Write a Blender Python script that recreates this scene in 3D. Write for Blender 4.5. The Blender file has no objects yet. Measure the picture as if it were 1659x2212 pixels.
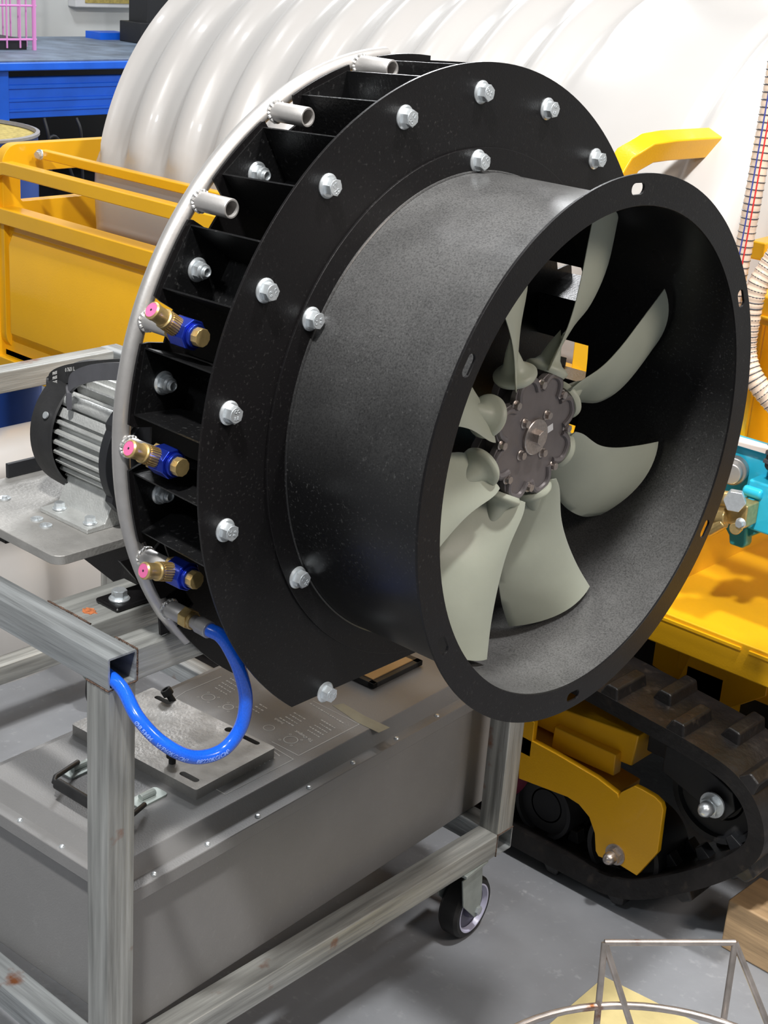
import bpy, bmesh, math, random
from math import sin, cos, pi, radians as RD
from mathutils import Vector, Matrix
random.seed(7)
S = bpy.context.scene
COL = S.collection

# ------------------------------------------------------------------ camera
CAM_LOC = Vector((1.18259, -0.92222, 0.76815))
ROT = ((0.7371837, 0.6722352, 0.0682643), (0.2910468, -0.2247328, -0.9299392), (-0.6097966, 0.7054042, -0.3613212))  # rows: right, down, forward
FPX = 3230.3
cam = bpy.data.cameras.new('camera')
camo = bpy.data.objects.new('camera', cam)
COL.objects.link(camo)
r_, d_, f_ = [Vector(v) for v in ROT]
camo.matrix_world = Matrix(((r_.x, -d_.x, -f_.x, CAM_LOC.x), (r_.y, -d_.y, -f_.y, CAM_LOC.y), (r_.z, -d_.z, -f_.z, CAM_LOC.z), (0, 0, 0, 1)))
cam.sensor_fit = 'VERTICAL'
cam.sensor_height = 24.0
cam.lens = 24.0 * FPX / 2212.0
cam.clip_start = 0.02
S.camera = camo

def at(px, py, ax, v):
    """point of the photograph's ray on the world plane x|y|z = v"""
    d = r_ * ((px - 829.5) / FPX) + d_ * ((py - 1106) / FPX) + f_
    i = 'xyz'.index(ax)
    return CAM_LOC + d * ((v - CAM_LOC[i]) / d[i])

# ------------------------------------------------------------------ light
S.view_settings.view_transform = 'Standard'
S.view_settings.look = 'None'
S.view_settings.gamma = 1
S.view_settings.use_curve_mapping = False
S.view_settings.exposure = 0.32
w = bpy.data.worlds.new('world'); S.world = w; w.use_nodes = True
w.node_tree.nodes['Background'].inputs[0].default_value = (0.95, 0.98, 1.0, 1)
w.node_tree.nodes['Background'].inputs[1].default_value = 0.13
def area(name, loc, target, sx, sy, power, col=(1, 1, 1)):
    l = bpy.data.lights.new(name, 'AREA'); l.shape = 'RECTANGLE'; l.size = sx; l.size_y = sy; l.energy = power; l.color = col
    o = bpy.data.objects.new(name, l); COL.objects.link(o); o.location = loc
    o.rotation_euler = (Vector(target) - Vector(loc)).to_track_quat('-Z', 'Y').to_euler()
    return o
area('ceiling_lamp_key', (0.72, -0.92, 2.55), (0.0, 0.3, -0.4), 0.16, 0.16, 84, (1, 0.985, 0.95))
area('ceiling_lamp_right', (0.95, 0.75, 2.6), (0.25, 0.4, -0.3), 0.20, 0.20, 52, (1, 0.98, 0.95))
area('ceiling_lamp_front', (0.35, -2.4, 2.45), (0.1, 0.5, -0.3), 0.3, 0.2, 20, (0.95, 0.98, 1))
area('added_fill_front', (3.3, 0.9, 2.5), (0.2, 0.4, 0.2), 1.2, 0.8, 44, (1, 0.88, 0.78))  # added warm fill that brightens the blades and front plate; no known source
area('ceiling_lamp_tank', (-0.9, 0.6, 2.8), (-0.9, 1.6, 0.3), 0.5, 0.15, 9, (0.97, 0.98, 1))
area('ceiling_lamp_behind', (-3.0, 3.7, 2.45), (0.1, 0.3, 0.1), 0.8, 0.5, 70, (0.97, 0.98, 1))
area('ceiling_lamp_back', (-2.6, 2.0, 2.9), (-3.4, 2.6, 0.2), 0.5, 0.5, 30, (0.95, 0.98, 1))

# ------------------------------------------------------------------ materials
def mat(name, col, rough=0.5, metal=0.0, var=0.0, vscale=6.0, stretch=(1, 1, 1), bump=0.0, bscale=80.0,
        dust=0.0, dscale=90.0, dcol=(0.5, 0.5, 0.5), rust=0.0, rscale=7.0, rcol=(0.25, 0.09, 0.035), coat=0.0, sss=0.0, spec=0.5, trans=0.0, rvar=0.0, emit=None, ior=1.45, settle=0.0, scol=(0.13, 0.13, 0.13)):
    m = bpy.data.materials.new(name); m.use_nodes = True
    nt = m.node_tree; N = nt.nodes; L = nt.links
    b = N['Principled BSDF']
    b.inputs['Roughness'].default_value = rough; b.inputs['Metallic'].default_value = metal
    b.inputs['Specular IOR Level'].default_value = spec; b.inputs['Coat Weight'].default_value = coat
    b.inputs['Subsurface Weight'].default_value = sss; b.inputs['Subsurface Radius'].default_value = (0.05, 0.04, 0.03); b.inputs['Subsurface Scale'].default_value = 0.3
    b.inputs['Transmission Weight'].default_value = trans; b.inputs['IOR'].default_value = ior
    c = (*col, 1)
    b.inputs['Base Color'].default_value = c
    tc = N.new('ShaderNodeTexCoord'); mp = N.new('ShaderNodeMapping'); mp.inputs['Scale'].default_value = stretch
    L.new(tc.outputs['Object'], mp.inputs['Vector'])
    def noise(scale, detail=4, stretched=True):
        n = N.new('ShaderNodeTexNoise'); n.inputs['Scale'].default_value = scale; n.inputs['Detail'].default_value = detail
        L.new((mp if stretched else tc).outputs['Vector' if stretched else 'Object'], n.inputs['Vector']); return n
    def ramp(src, a, bb):
        r = N.new('ShaderNodeMapRange'); r.inputs['From Min'].default_value = a; r.inputs['From Max'].default_value = bb
        L.new(src, r.inputs['Value']); return r.outputs['Result']
    cur = None
    def mix(fac, a, bcol):
        mx = N.new('ShaderNodeMix'); mx.data_type = 'RGBA'
        L.new(fac, mx.inputs['Factor'])
        if a is None: mx.inputs['A'].default_value = c
        else: L.new(a, mx.inputs['A'])
        mx.inputs['B'].default_value = (*bcol, 1); return mx.outputs['Result']
    if var:
        n = noise(vscale, 6)
        mx = N.new('ShaderNodeMix'); mx.data_type = 'RGBA'
        L.new(ramp(n.outputs['Fac'], 0.3, 0.7), mx.inputs['Factor'])
        mx.inputs['A'].default_value = (*[max(0, v * (1 - var)) for v in col], 1); mx.inputs['B'].default_value = (*[min(1, v * (1 + var)) for v in col], 1)
        cur = mx.outputs['Result']
    if rust:
        n = noise(rscale, 8, False); cur = mix(ramp(n.outputs['Fac'], 0.66 - rust * 0.1, 0.74), cur, rcol)
    if dust:
        n = noise(dscale, 3, False); n2 = noise(9, 3, False)
        ml = N.new('ShaderNodeMath'); ml.operation = 'MULTIPLY'
        L.new(ramp(n.outputs['Fac'], 0.60, 0.78), ml.inputs[0]); L.new(ramp(n2.outputs['Fac'], 0.3, 0.7), ml.inputs[1])
        m2 = N.new('ShaderNodeMath'); m2.operation = 'MULTIPLY'; m2.inputs[1].default_value = dust; L.new(ml.outputs[0], m2.inputs[0])
        cur = mix(m2.outputs[0], cur, dcol)
    if settle:                                                             # dust that has settled on upward surfaces
        g = N.new('ShaderNodeNewGeometry'); sx = N.new('ShaderNodeSeparateXYZ'); L.new(g.outputs['Normal'], sx.inputs[0])
        n = noise(14, 6, False); n3 = noise(520, 2, False)
        a_ = N.new('ShaderNodeMath'); a_.operation = 'MULTIPLY'; L.new(ramp(sx.outputs['Z'], -0.10, 1.0), a_.inputs[0]); L.new(ramp(n.outputs['Fac'], -0.35, 0.65), a_.inputs[1])
        b_ = N.new('ShaderNodeMath'); b_.operation = 'MULTIPLY'; L.new(a_.outputs[0], b_.inputs[0]); L.new(ramp(n3.outputs['Fac'], 0.05, 0.6), b_.inputs[1])
        c_ = N.new('ShaderNodeMath'); c_.operation = 'MULTIPLY'; L.new(b_.outputs[0], c_.inputs[0]); c_.inputs[1].default_value = settle
        cur = mix(c_.outputs[0], cur, scol)
    if cur is not None: L.new(cur, b.inputs['Base Color'])
    if rvar:
        n = noise(vscale * 1.7, 5); r = N.new('ShaderNodeMapRange'); r.inputs['From Min'].default_value = 0.3; r.inputs['From Max'].default_value = 0.7
        r.inputs['To Min'].default_value = max(0.03, rough - rvar); r.inputs['To Max'].default_value = min(1, rough + rvar)
        L.new(n.outputs['Fac'], r.inputs['Value']); L.new(r.outputs['Result'], b.inputs['Roughness'])
    if bump:
        n = noise(bscale, 4); bp = N.new('ShaderNodeBump'); bp.inputs['Strength'].default_value = bump; bp.inputs['Distance'].default_value = 0.002
        L.new(n.outputs['Fac'], bp.inputs['Height']); L.new(bp.outputs['Normal'], b.inputs['Normal'])
    if emit:
        b.inputs['Emission Color'].default_value = (*emit[:3], 1); b.inputs['Emission Strength'].default_value = emit[3]
    return m
M = {}
M['black'] = mat('black_powder_coat', (0.006, 0.0055, 0.006), 0.36, dust=0.10, dscale=260, dcol=(0.35, 0.34, 0.33), bump=0.08, bscale=500, rvar=0.05, vscale=5, spec=0.32)
M['duct'] = mat('black_duct_coat', (0.006, 0.006, 0.0065), 0.30, dust=0.20, dscale=330, dcol=(0.4, 0.4, 0.4), bump=0.02, bscale=300, rvar=0.04, vscale=4, spec=0.5, settle=0.85)
M['tray'] = mat('black_tray_coat', (0.006, 0.006, 0.0065), 0.36, dust=0.12, dscale=200, bump=0.2, bscale=300)
M['zinc'] = mat('zinc_plated_steel', (0.70, 0.74, 0.77), 0.33, 0.75, var=0.08, vscale=200)
M['galv_x'] = mat('galvanised_steel_x', (0.37, 0.39, 0.40), 0.42, 0.50, var=0.42, vscale=34, stretch=(0.12, 2.2, 2.2), bump=0.4, bscale=120, rust=0.15, rscale=16, rvar=0.1)
M['galv_y'] = mat('galvanised_steel_y', (0.39, 0.395, 0.378), 0.42, 0.50, var=0.42, vscale=34, stretch=(2.2, 0.12, 2.2), bump=0.4, bscale=120, rust=0.15, rscale=16, rvar=0.1)
M['galv_z'] = mat('galvanised_steel_z', (0.37, 0.375, 0.36), 0.42, 0.50, var=0.42, vscale=34, stretch=(2.2, 2.2, 0.12), bump=0.4, bscale=120, rust=0.1, rscale=16, rvar=0.1)
M['rustweld'] = mat('rusty_weld_bead', (0.12, 0.075, 0.055), 0.75, 0.3, var=0.6, vscale=120, bump=1.0, bscale=300)
M['rustspot'] = mat('orange_rust', (0.42, 0.13, 0.045), 0.9, 0.0, var=0.5, vscale=200, bump=0.6, bscale=300)
M['alu'] = mat('brushed_aluminium', (0.47, 0.455, 0.445), 0.42, 0.65, var=0.06, vscale=60, bump=0.05, bscale=400)
M['weld'] = mat('aluminium_weld_bead', (0.66, 0.65, 0.64), 0.36, 0.8, bump=0.3, bscale=300)
M['cast'] = mat('cast_aluminium', (0.56, 0.57, 0.56), 0.45, 0.55, var=0.10, vscale=40, bump=0.5, bscale=350)
M['plate'] = mat('ground_steel_plate', (0.36, 0.35, 0.335), 0.50, 0.55, var=0.18, vscale=18, bump=0.35, bscale=200, rvar=0.1)
M['hub'] = mat('die_cast_hub', (0.20, 0.182, 0.185), 0.42, 0.45, var=0.10, vscale=40, bump=0.06, bscale=300)
M['hubsteel'] = mat('dull_bolt_steel', (0.50, 0.45, 0.42), 0.33, 0.9, var=0.15, vscale=300)
M['blade'] = mat('nylon_blade', (0.46, 0.49, 0.405), 0.42, var=0.06, vscale=12, bump=0.12, bscale=60, sss=0.15)
M['brass'] = mat('brass', (0.58, 0.42, 0.18), 0.32, 0.7, var=0.15, vscale=120)
M['bluean'] = mat('blue_anodised', (0.018, 0.045, 0.42), 0.28, 0.75, var=0.15, vscale=100)
M['pink'] = mat('pink_ceramic', (0.62, 0.13, 0.30), 0.35)
M['dark'] = mat('dark_hole', (0.01, 0.01, 0.01), 0.8)
M['hose'] = mat('blue_pvc_hose', (0.012, 0.13, 0.80), 0.20, var=0.12, vscale=500, coat=0.6)
M['hoseprint'] = mat('pale_blue_print', (0.22, 0.38, 0.95), 0.5)
M['box'] = mat('grey_box_paint', (0.225, 0.222, 0.222), 0.40, var=0.06, vscale=8, bump=0.15, bscale=400, dust=0.12, dscale=100)
M['print'] = mat('white_silk_print', (0.66, 0.65, 0.63), 0.6)
M['tape'] = mat('beige_masking_tape', (0.36, 0.33, 0.24), 0.6, var=0.1, vscale=40)
M['rubber'] = mat('black_rubber', (0.018, 0.018, 0.019), 0.55, var=0.3, vscale=30, bump=0.3)
M['beltgrey'] = mat('worn_grey_rubber', (0.075, 0.075, 0.085), 0.45, var=0.2, vscale=30)
M['yellow'] = mat('yellow_paint', (0.84, 0.44, 0.010), 0.30, var=0.07, vscale=4, bump=0.12, bscale=260, coat=0.15, dust=0.08, dscale=50, dcol=(0.3, 0.2, 0.08))
M['dustyyellow'] = mat('dusty_yellow_paint', (0.66, 0.32, 0.03), 0.5, var=0.15, vscale=8, dust=0.75, dscale=22, dcol=(0.11, 0.065, 0.035), bump=0.3)
M['tank'] = mat('white_polyethylene', (0.49, 0.476, 0.466), 0.28, var=0.03, vscale=5, sss=0.0, bump=0.12, bscale=20, coat=0.1)
M['track'] = mat('black_track_rubber', (0.010, 0.009, 0.009), 0.36, var=0.4, vscale=20, bump=0.8, bscale=60, dust=0.35, dscale=38, dcol=(0.16, 0.12, 0.09))
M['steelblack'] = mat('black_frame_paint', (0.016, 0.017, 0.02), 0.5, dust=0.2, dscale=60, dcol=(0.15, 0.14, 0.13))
M['floor'] = mat('concrete_floor', (0.235, 0.245, 0.265), 0.40, var=0.16, vscale=5, bump=0.3, bscale=60, dust=0.45, dscale=70, dcol=(0.52, 0.53, 0.55), rvar=0.12)
M['wall'] = mat('white_wall_paint', (0.74, 0.76, 0.75), 0.6, var=0.02, vscale=3, bump=0.1)
M['bluepaint'] = mat('blue_steel_paint', (0.010, 0.13, 0.78), 0.35, var=0.12, vscale=10, bump=0.15)
M['bluedrum'] = mat('blue_plastic_drum', (0.010, 0.05, 0.26), 0.4, var=0.15, vscale=9)
M['benchtop'] = mat('blue_grey_bench_top', (0.13, 0.17, 0.23), 0.5, var=0.4, vscale=9, bump=0.3)
M['pinkwire'] = mat('pink_coated_wire', (0.72, 0.28, 0.62), 0.4)
M['yellowlid'] = mat('ochre_grit', (0.48, 0.38, 0.12), 0.8, var=0.3, vscale=60, bump=0.6)
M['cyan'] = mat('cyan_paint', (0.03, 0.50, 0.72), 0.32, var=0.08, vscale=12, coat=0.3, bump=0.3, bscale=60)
M['cyanshade'] = mat('shaded_cyan_paint', (0.03, 0.24, 0.25), 0.4)  # the pump's cyan with shade put into the colour, for its legs
M['clearhose'] = mat('ribbed_suction_hose', (0.72, 0.56, 0.44), 0.22, var=0.1, vscale=30, coat=0.5, sss=0.1)
M['redline'] = mat('red_tracer', (0.65, 0.03, 0.03), 0.4)
M['blueline'] = mat('blue_tracer', (0.05, 0.07, 0.3), 0.4)
M['wood'] = mat('wood_block', (0.40, 0.27, 0.15), 0.5, var=0.35, vscale=14, stretch=(0.3, 3, 3), bump=0.6, bscale=40)
M['card'] = mat('yellow_cardboard', (0.60, 0.50, 0.24), 0.8, var=0.15, vscale=14, bump=0.3)
M['maroon'] = mat('maroon_rubber', (0.13, 0.012, 0.035), 0.45, var=0.2, vscale=12)
M['rodsteel'] = mat('bare_steel_rod', (0.52, 0.47, 0.44), 0.33, 0.85, var=0.25, vscale=40, rust=0.3, rscale=30)
M['white'] = mat('white_label', (0.75, 0.76, 0.78), 0.5)
M['casterrim'] = mat('purple_grey_nylon', (0.10, 0.10, 0.15), 0.35)
M['casterzinc'] = mat('zinc_caster_steel', (0.40, 0.44, 0.42), 0.40, 0.5, var=0.15, vscale=40)
M['lilac'] = mat('pale_lilac_ring', (0.55, 0.55, 0.72), 0.3)
M['brown'] = mat('tan_panel', (0.42, 0.26, 0.12), 0.45, var=0.1, vscale=10)
M['rustplate'] = mat('rusty_brown_plate', (0.13, 0.08, 0.06), 0.6, 0.2, var=0.4, vscale=30)

# ------------------------------------------------------------------ mesh helpers
class MB:
    def __init__(self): self.v = []; self.f = []; self.m = None
    def add(self, vs, fs, mtx=None):
        o = len(self.v)
        self.v += [(mtx @ Vector(a)) if mtx else Vector(a) for a in vs]
        self.f += [tuple(i + o for i in f) for f in fs]; return self
    def box(self, a, b, mtx=None):
        (x0, y0, z0), (x1, y1, z1) = a, b
        vs = [(x0, y0, z0), (x1, y0, z0), (x1, y1, z0), (x0, y1, z0), (x0, y0, z1), (x1, y0, z1), (x1, y1, z1), (x0, y1, z1)]
        return self.add(vs, [(0, 3, 2, 1), (4, 5, 6, 7), (0, 1, 5, 4), (1, 2, 6, 5), (2, 3, 7, 6), (3, 0, 4, 7)], mtx)
    def lathe(self, prof, mtx=None, n=32, a0=0, a1=2 * pi):
        """profile [(r, h)], axis = local z"""
        full = abs(a1 - a0 - 2 * pi) < 1e-6
        k = n if full else n + 1; vs = []; fs = []
        for r, h in prof:
            for i in range(k):
                a = a0 + (a1 - a0) * i / n; vs.append((r * cos(a), r * sin(a), h))
        for j in range(len(prof) - 1):
            for i in range(n):
                i2 = (i + 1) % k
                fs.append((j * k + i, j * k + i2, (j + 1) * k + i2, (j + 1) * k + i))
        return self.add(vs, fs, mtx)
    def cyl(self, r, h, mtx=None, n=24, r2=None, h0=0):
        r2 = r if r2 is None else r2
        vs = [(r * cos(2 * pi * i / n), r * sin(2 * pi * i / n), h0) for i in range(n)] + [(r2 * cos(2 * pi * i / n), r2 * sin(2 * pi * i / n), h) for i in range(n)]
        fs = [(i, (i + 1) % n, n + (i + 1) % n, n + i) for i in range(n)] + [tuple(range(n - 1, -1, -1)), tuple(range(n, 2 * n))]
        return self.add(vs, fs, mtx)
    def prism(self, poly, h0, h1, mtx=None):
        n = len(poly); vs = [(x, y, h0) for x, y in poly] + [(x, y, h1) for x, y in poly]
        fs = [(i, (i + 1) % n, n + (i + 1) % n, n + i) for i in range(n)] + [tuple(range(n - 1, -1, -1)), tuple(range(n, 2 * n))]
        return self.add(vs, fs, mtx)
    def tube(self, pts, r, n=12, closed=False, caps=True, rfun=None, up=None):
        pts = [Vector(p) for p in pts]; k = len(pts); vs = []; fs = []
        prev = None
        for i, p in enumerate(pts):
            t = (pts[(i + 1) % k] - pts[i - 1]) if closed else (pts[min(i + 1, k - 1)] - pts[max(i - 1, 0)])
            t.normalize()
            if prev is None:
                ref = Vector(up) if up else (Vector((0, 0, 1)) if abs(t.z) < 0.9 else Vector((1, 0, 0)))
                u = (ref - t * ref.dot(t)).normalized()
            else:
                u = (prev - t * prev.dot(t)).normalized()
            prev = u; v = t.cross(u); rr = rfun(i / max(1, k - 1)) if rfun else r
            if n == 4: offs = [(1, 1), (-1, 1), (-1, -1), (1, -1)]
            else: offs = [(cos(2 * pi * j / n), sin(2 * pi * j / n)) for j in range(n)]
            for a, b in offs: vs.append(p + u * a * rr + v * b * rr)
        for i in range(k if closed else k - 1):
            for j in range(n):
                a = i * n + j; b = i * n + (j + 1) % n; c2 = ((i + 1) % k) * n + (j + 1) % n; d = ((i + 1) % k) * n + j
                fs.append((a, b, c2, d))
        if not closed and caps: fs += [tuple(range(n - 1, -1, -1)), tuple((k - 1) * n + j for j in range(n))]
        return self.add(vs, fs)
    def grid(self, rows, closed=False, mtx=None):
        a = len(rows[0]); vs = [p for r in rows for p in r]; fs = []
        for i in range(len(rows) - 1):
            for j in range(a if closed else a - 1):
                j2 = (j + 1) % a; fs.append((i * a + j, i * a + j2, (i + 1) * a + j2, (i + 1) * a + j))
        return self.add(vs, fs, mtx)

def org(o):
    v = Vector((0, 0, 0))
    while o is not None: v = v + o.location; o = o.parent
    return v
def build(name, mb, m, parent=None, bevel=0.0, smooth=35, solid=0.0, subsurf=0, segs=2, origin=None):
    me = bpy.data.meshes.new(name)
    off = org(parent)
    o2 = Vector(origin) - off if origin is not None else Vector((0, 0, 0))
    me.from_pydata([tuple(v - off - o2) for v in mb.v], [], mb.f); me.update()
    bm = bmesh.new(); bm.from_mesh(me)
    if solid <= 0: bmesh.ops.recalc_face_normals(bm, faces=bm.faces)
    bm.to_mesh(me); bm.free()
    for p in me.polygons: p.use_smooth = True
    try: me.set_sharp_from_angle(angle=RD(smooth))
    except Exception: pass
    me.materials.append(M[m] if isinstance(m, str) else m)
    o = bpy.data.objects.new(name, me); COL.objects.link(o); o.parent = parent; o.location = o2
    if solid > 0:
        md = o.modifiers.new('s', 'SOLIDIFY'); md.thickness = solid; md.offset = 0
    if bevel > 0:
        md = o.modifiers.new('b', 'BEVEL'); md.width = bevel; md.segments = segs; md.limit_method = 'ANGLE'; md.angle_limit = RD(40); md.harden_normals = True
    if subsurf:
        md = o.modifiers.new('ss', 'SUBSURF'); md.levels = subsurf; md.render_levels = subsurf
    return o
def tag(o, label=None, cat=None, group=None, kind=None):
    if label: o['label'] = label
    if cat: o['category'] = cat
    if group: o['group'] = group
    if kind: o['kind'] = kind
    return o
def thing(name, label, cat, loc=(0, 0, 0), group=None):
    o = bpy.data.objects.new(name, None); COL.objects.link(o); o.location = loc; o.empty_display_size = 0.02
    return tag(o, label, cat, group)
def frame(loc, axis, ref=(0, 0, 1)):
    """matrix whose local z points along axis"""
    z = Vector(axis).normalized(); ref = Vector(ref)
    if abs(z.dot(ref)) > 0.95: ref = Vector((0, 1, 0))
    x = (ref - z * ref.dot(z)).normalized(); y = z.cross(x)
    return Matrix(((x.x, y.x, z.x, loc[0]), (x.y, y.y, z.y, loc[1]), (x.z, y.z, z.z, loc[2]), (0, 0, 0, 1)))
def text_geo(s, size, depth=0.0, bold=0.0):
    cu = bpy.data.curves.new('t', 'FONT'); cu.body = s; cu.size = size; cu.extrude = depth; cu.resolution_u = 2; cu.offset = bold
    o = bpy.data.objects.new('t', cu); COL.objects.link(o)
    dg = bpy.context.evaluated_depsgraph_get(); me = bpy.data.meshes.new_from_object(o.evaluated_get(dg))
    vs = [v.co.copy() for v in me.vertices]; fs = [tuple(p.vertices) for p in me.polygons]
    bpy.data.objects.remove(o); bpy.data.curves.remove(cu); bpy.data.meshes.remove(me)
    return vs, fs
def plate_geo(loops, thick):
    """flat plate with holes; loops[0] outer; extruded from 0 to thick along z"""
    cu = bpy.data.curves.new('p', 'CURVE'); cu.dimensions = '2D'; cu.fill_mode = 'BOTH'; cu.extrude = thick / 2
    for lp in loops:
        sp = cu.splines.new('POLY'); sp.points.add(len(lp) - 1)
        for i, (x, y) in enumerate(lp): sp.points[i].co = (x, y, 0, 1)
        sp.use_cyclic_u = True
    o = bpy.data.objects.new('p', cu); COL.objects.link(o)
    dg = bpy.context.evaluated_depsgraph_get(); me = bpy.data.meshes.new_from_object(o.evaluated_get(dg))
    bm = bmesh.new(); bm.from_mesh(me); bmesh.ops.remove_doubles(bm, verts=bm.verts, dist=1e-6)
    vs = [v.co + Vector((0, 0, thick / 2)) for v in bm.verts]; fs = [tuple(v.index for v in f.verts) for f in bm.faces]
    bm.free()
    bpy.data.objects.remove(o); bpy.data.curves.remove(cu); bpy.data.meshes.remove(me)
    return vs, fs
def circ(r, n=96, c=(0, 0), a0=0, a1=2 * pi):
    return [(c[0] + r * cos(a0 + (a1 - a0) * i / n), c[1] + r * sin(a0 + (a1 - a0) * i / n)) for i in range(n)]
def hexa(r, rot=0): return [(r * cos(rot + pi / 3 * i), r * sin(rot + pi / 3 * i)) for i in range(6)]
def catmull(P, n=8, closed=False):
    P = [Vector(p) for p in P]; out = []; k = len(P)
    for i in range(k if closed else k - 1):
        p1, p2 = P[i], P[(i + 1) % k]
        p0 = P[i - 1] if (closed or i > 0) else p1 * 2 - p2
        p3 = P[(i + 2) % k] if (closed or i < k - 2) else p2 * 2 - p1
        for j in range(n):
            t = j / n
            out.append(0.5 * ((2 * p1) + (p2 - p0) * t + (2 * p0 - 5 * p1 + 4 * p2 - p3) * t * t + (3 * p1 - p0 - 3 * p2 + p3) * t ** 3))
    if not closed: out.append(P[-1])
    return out

# a mesh for flanged hex bolts / nuts, local z outward, base at 0
def hexbolt_mb(s=1.0, flange=0.0128, hexr=0.0094, fh=0.0030, hh=0.0085, text=True, rot=0.3, cone=True):
    b = MB()
    b.lathe([(0.0001, 0), (flange * s, 0), (flange * s, 0.0012 * s), (flange * 0.86 * s, fh * s), (0.0001, fh * s)], n=32)
    n = 6; base = hexa(hexr * s, rot)
    b.prism(base, fh * s * 0.6, (fh + hh) * s)
    b.cyl(hexr * 0.84 * s, (fh + hh + 0.0006) * s, n=28, h0=(fh + hh - 0.0002) * s)
    if text:
        for st, dy in (('CC', 0.0022), ('8.8', -0.0048)):
            vs, fs = text_geo(st, 0.0052 * s, 0.00015)
            wd = max(v.x for v in vs)
            b.add([(v.x - wd / 2, v.y + dy * s, (fh + hh + 0.0008) * s + v.z) for v in vs], fs)
    return b
def hexnut_mb(s=1.0):
    b = MB()
    b.lathe([(0.0001, 0), (0.0130 * s, 0), (0.0130 * s, 0.0012 * s), (0.0112 * s, 0.003 * s), (0.0001, 0.003 * s)], n=32)
    b.prism(hexa(0.0098 * s, 0.2), 0.002 * s, 0.0095 * s)
    b.lathe([(0.0098 * s * 0.86, 0.0094 * s), (0.0078 * s, 0.0125 * s), (0.0058 * s, 0.0128 * s), (0.0056 * s, 0.0115 * s)], n=28)
    b.lathe([(0.0058 * s, 0.008 * s), (0.0058 * s, 0.0155 * s), (0.0048 * s, 0.0165 * s), (0.0042 * s, 0.0165 * s), (0.0038 * s, 0.0150 * s), (0.0001, 0.0150 * s)], n=20)
    return b
_cache = {}
def local_mesh(key, mb, m, bevel=0.0, smooth=30):
    if key in _cache: return _cache[key]
    me = bpy.data.meshes.new(key); me.from_pydata([tuple(v) for v in mb.v], [], mb.f); me.update()
    bm = bmesh.new(); bm.from_mesh(me); bmesh.ops.recalc_face_normals(bm, faces=bm.faces); bm.to_mesh(me); bm.free()
    for p in me.polygons: p.use_smooth = True
    me.set_sharp_from_angle(angle=RD(smooth)); me.materials.append(M[m]); _cache[key] = me; return me
def inst(name, me, mtx, parent):
    o = bpy.data.objects.new(name, me); COL.objects.link(o); o.parent = parent
    o.matrix_basis = Matrix.Translation(-org(parent)) @ mtx
    return o
BOLT = local_mesh('bolt', hexbolt_mb(), 'zinc')
BOLTP = local_mesh('bolt_plain', hexbolt_mb(text=False), 'zinc')
NUT = local_mesh('nut', hexnut_mb(), 'zinc')
BSM = local_mesh('bolt_small', hexbolt_mb(s=0.50, text=False), 'hubsteel')
BSZ = local_mesh('bolt_smallz', hexbolt_mb(s=0.7, text=False), 'zinc')

# ------------------------------------------------------------------ structure
FZ = -0.765
b = MB().box((-5.2, -3.5, FZ - 0.05), (4.0, 4.6, FZ)); fl = build('floor', b, 'floor'); tag(fl, kind='structure')
b = MB().box((-4.6, -1.0, FZ), (-4.5, 4.6, 2.6)); wl = build('wall_back', b, 'wall'); tag(wl, kind='structure')
b = MB().box((-4.5, 4.4, FZ), (4.0, 4.5, 2.6)); wl = build('wall_right', b, 'wall'); tag(wl, kind='structure')

# ------------------------------------------------------------------ cart
T = 0.04; H = 0.5748; W = 0.7837; DC = 0.9905
cart = thing('equipment_cart', 'galvanised square tube trolley frame that carries the black fan and motor', 'cart', (0, 0, FZ))
def sqtube(axis, a0, a1, c1, c2, open_ends=True, wall=0.0025):
    """hollow square tube along axis from a0 to a1; c1,c2 = lower corner in the other two axes"""
    i = 'xyz'.index(axis); j, k = [q for q in range(3) if q != i]
    mb = MB(); r = 0.0026
    def ring(o, s):
        pts = []
        lo, hi = o, T - o; rr = max(0.0008, r - o)
        for cx, cy, a in ((hi - rr, hi - rr, 0), (lo + rr, hi - rr, 1), (lo + rr, lo + rr, 2), (hi - rr, lo + rr, 3)):
            for q in range(4):
                an = a * pi / 2 + q / 3 * pi / 2; pts.append((cx + rr * cos(an), cy + rr * sin(an)))
        res = []
        for p in pts:
            v = [0, 0, 0]; v[i] = s; v[j] = c1 + p[0]; v[k] = c2 + p[1]; res.append(Vector(v))
        return res
    rows = [ring(wall, a0), ring(0, a0), ring(0, a1), ring(wall, a1), ring(wall, a0)]
    mb.grid(rows, closed=True)
    return mb
XB = -DC - T
for n, mb, m in [
    ('top_beam', sqtube('x', XB, 0, 0, -T), 'galv_x'), ('top_beam', sqtube('x', XB, 0, W, -T), 'galv_x'),
    ('top_rail', sqtube('y', T, W, -T, -T), 'galv_y'), ('top_rail', sqtube('y', T, W, XB, -T), 'galv_y'),
    ('cross_rail', sqtube('y', T, W, -0.084 - T * 2 + 0.001, -T), 'galv_y'),
    ('cross_rail', sqtube('y', T, W, -0.47, -T), 'galv_y'),
    ('post', sqtube('z', -H - T, -T, -T, 0), 'galv_z'), ('post', sqtube('z', -H, -T, -T, W), 'galv_z'),
    ('post', sqtube('z', -H - T, -T, XB, 0), 'galv_z'), ('post', sqtube('z', -H - T, -T, XB, W), 'galv_z'),
    ('bottom_rail', sqtube('y', T, W, -T, -H - T), 'galv_y'), ('bottom_rail', sqtube('y', T, W, XB, -H - T), 'galv_y'),
    ('bottom_beam', sqtube('x', XB + T, -T, 0, -H - T), 'galv_x'), ('bottom_beam', sqtube('x', XB + T, 0, W, -H - T), 'galv_x')]:
    build(n, mb, m, cart, smooth=28)
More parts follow.
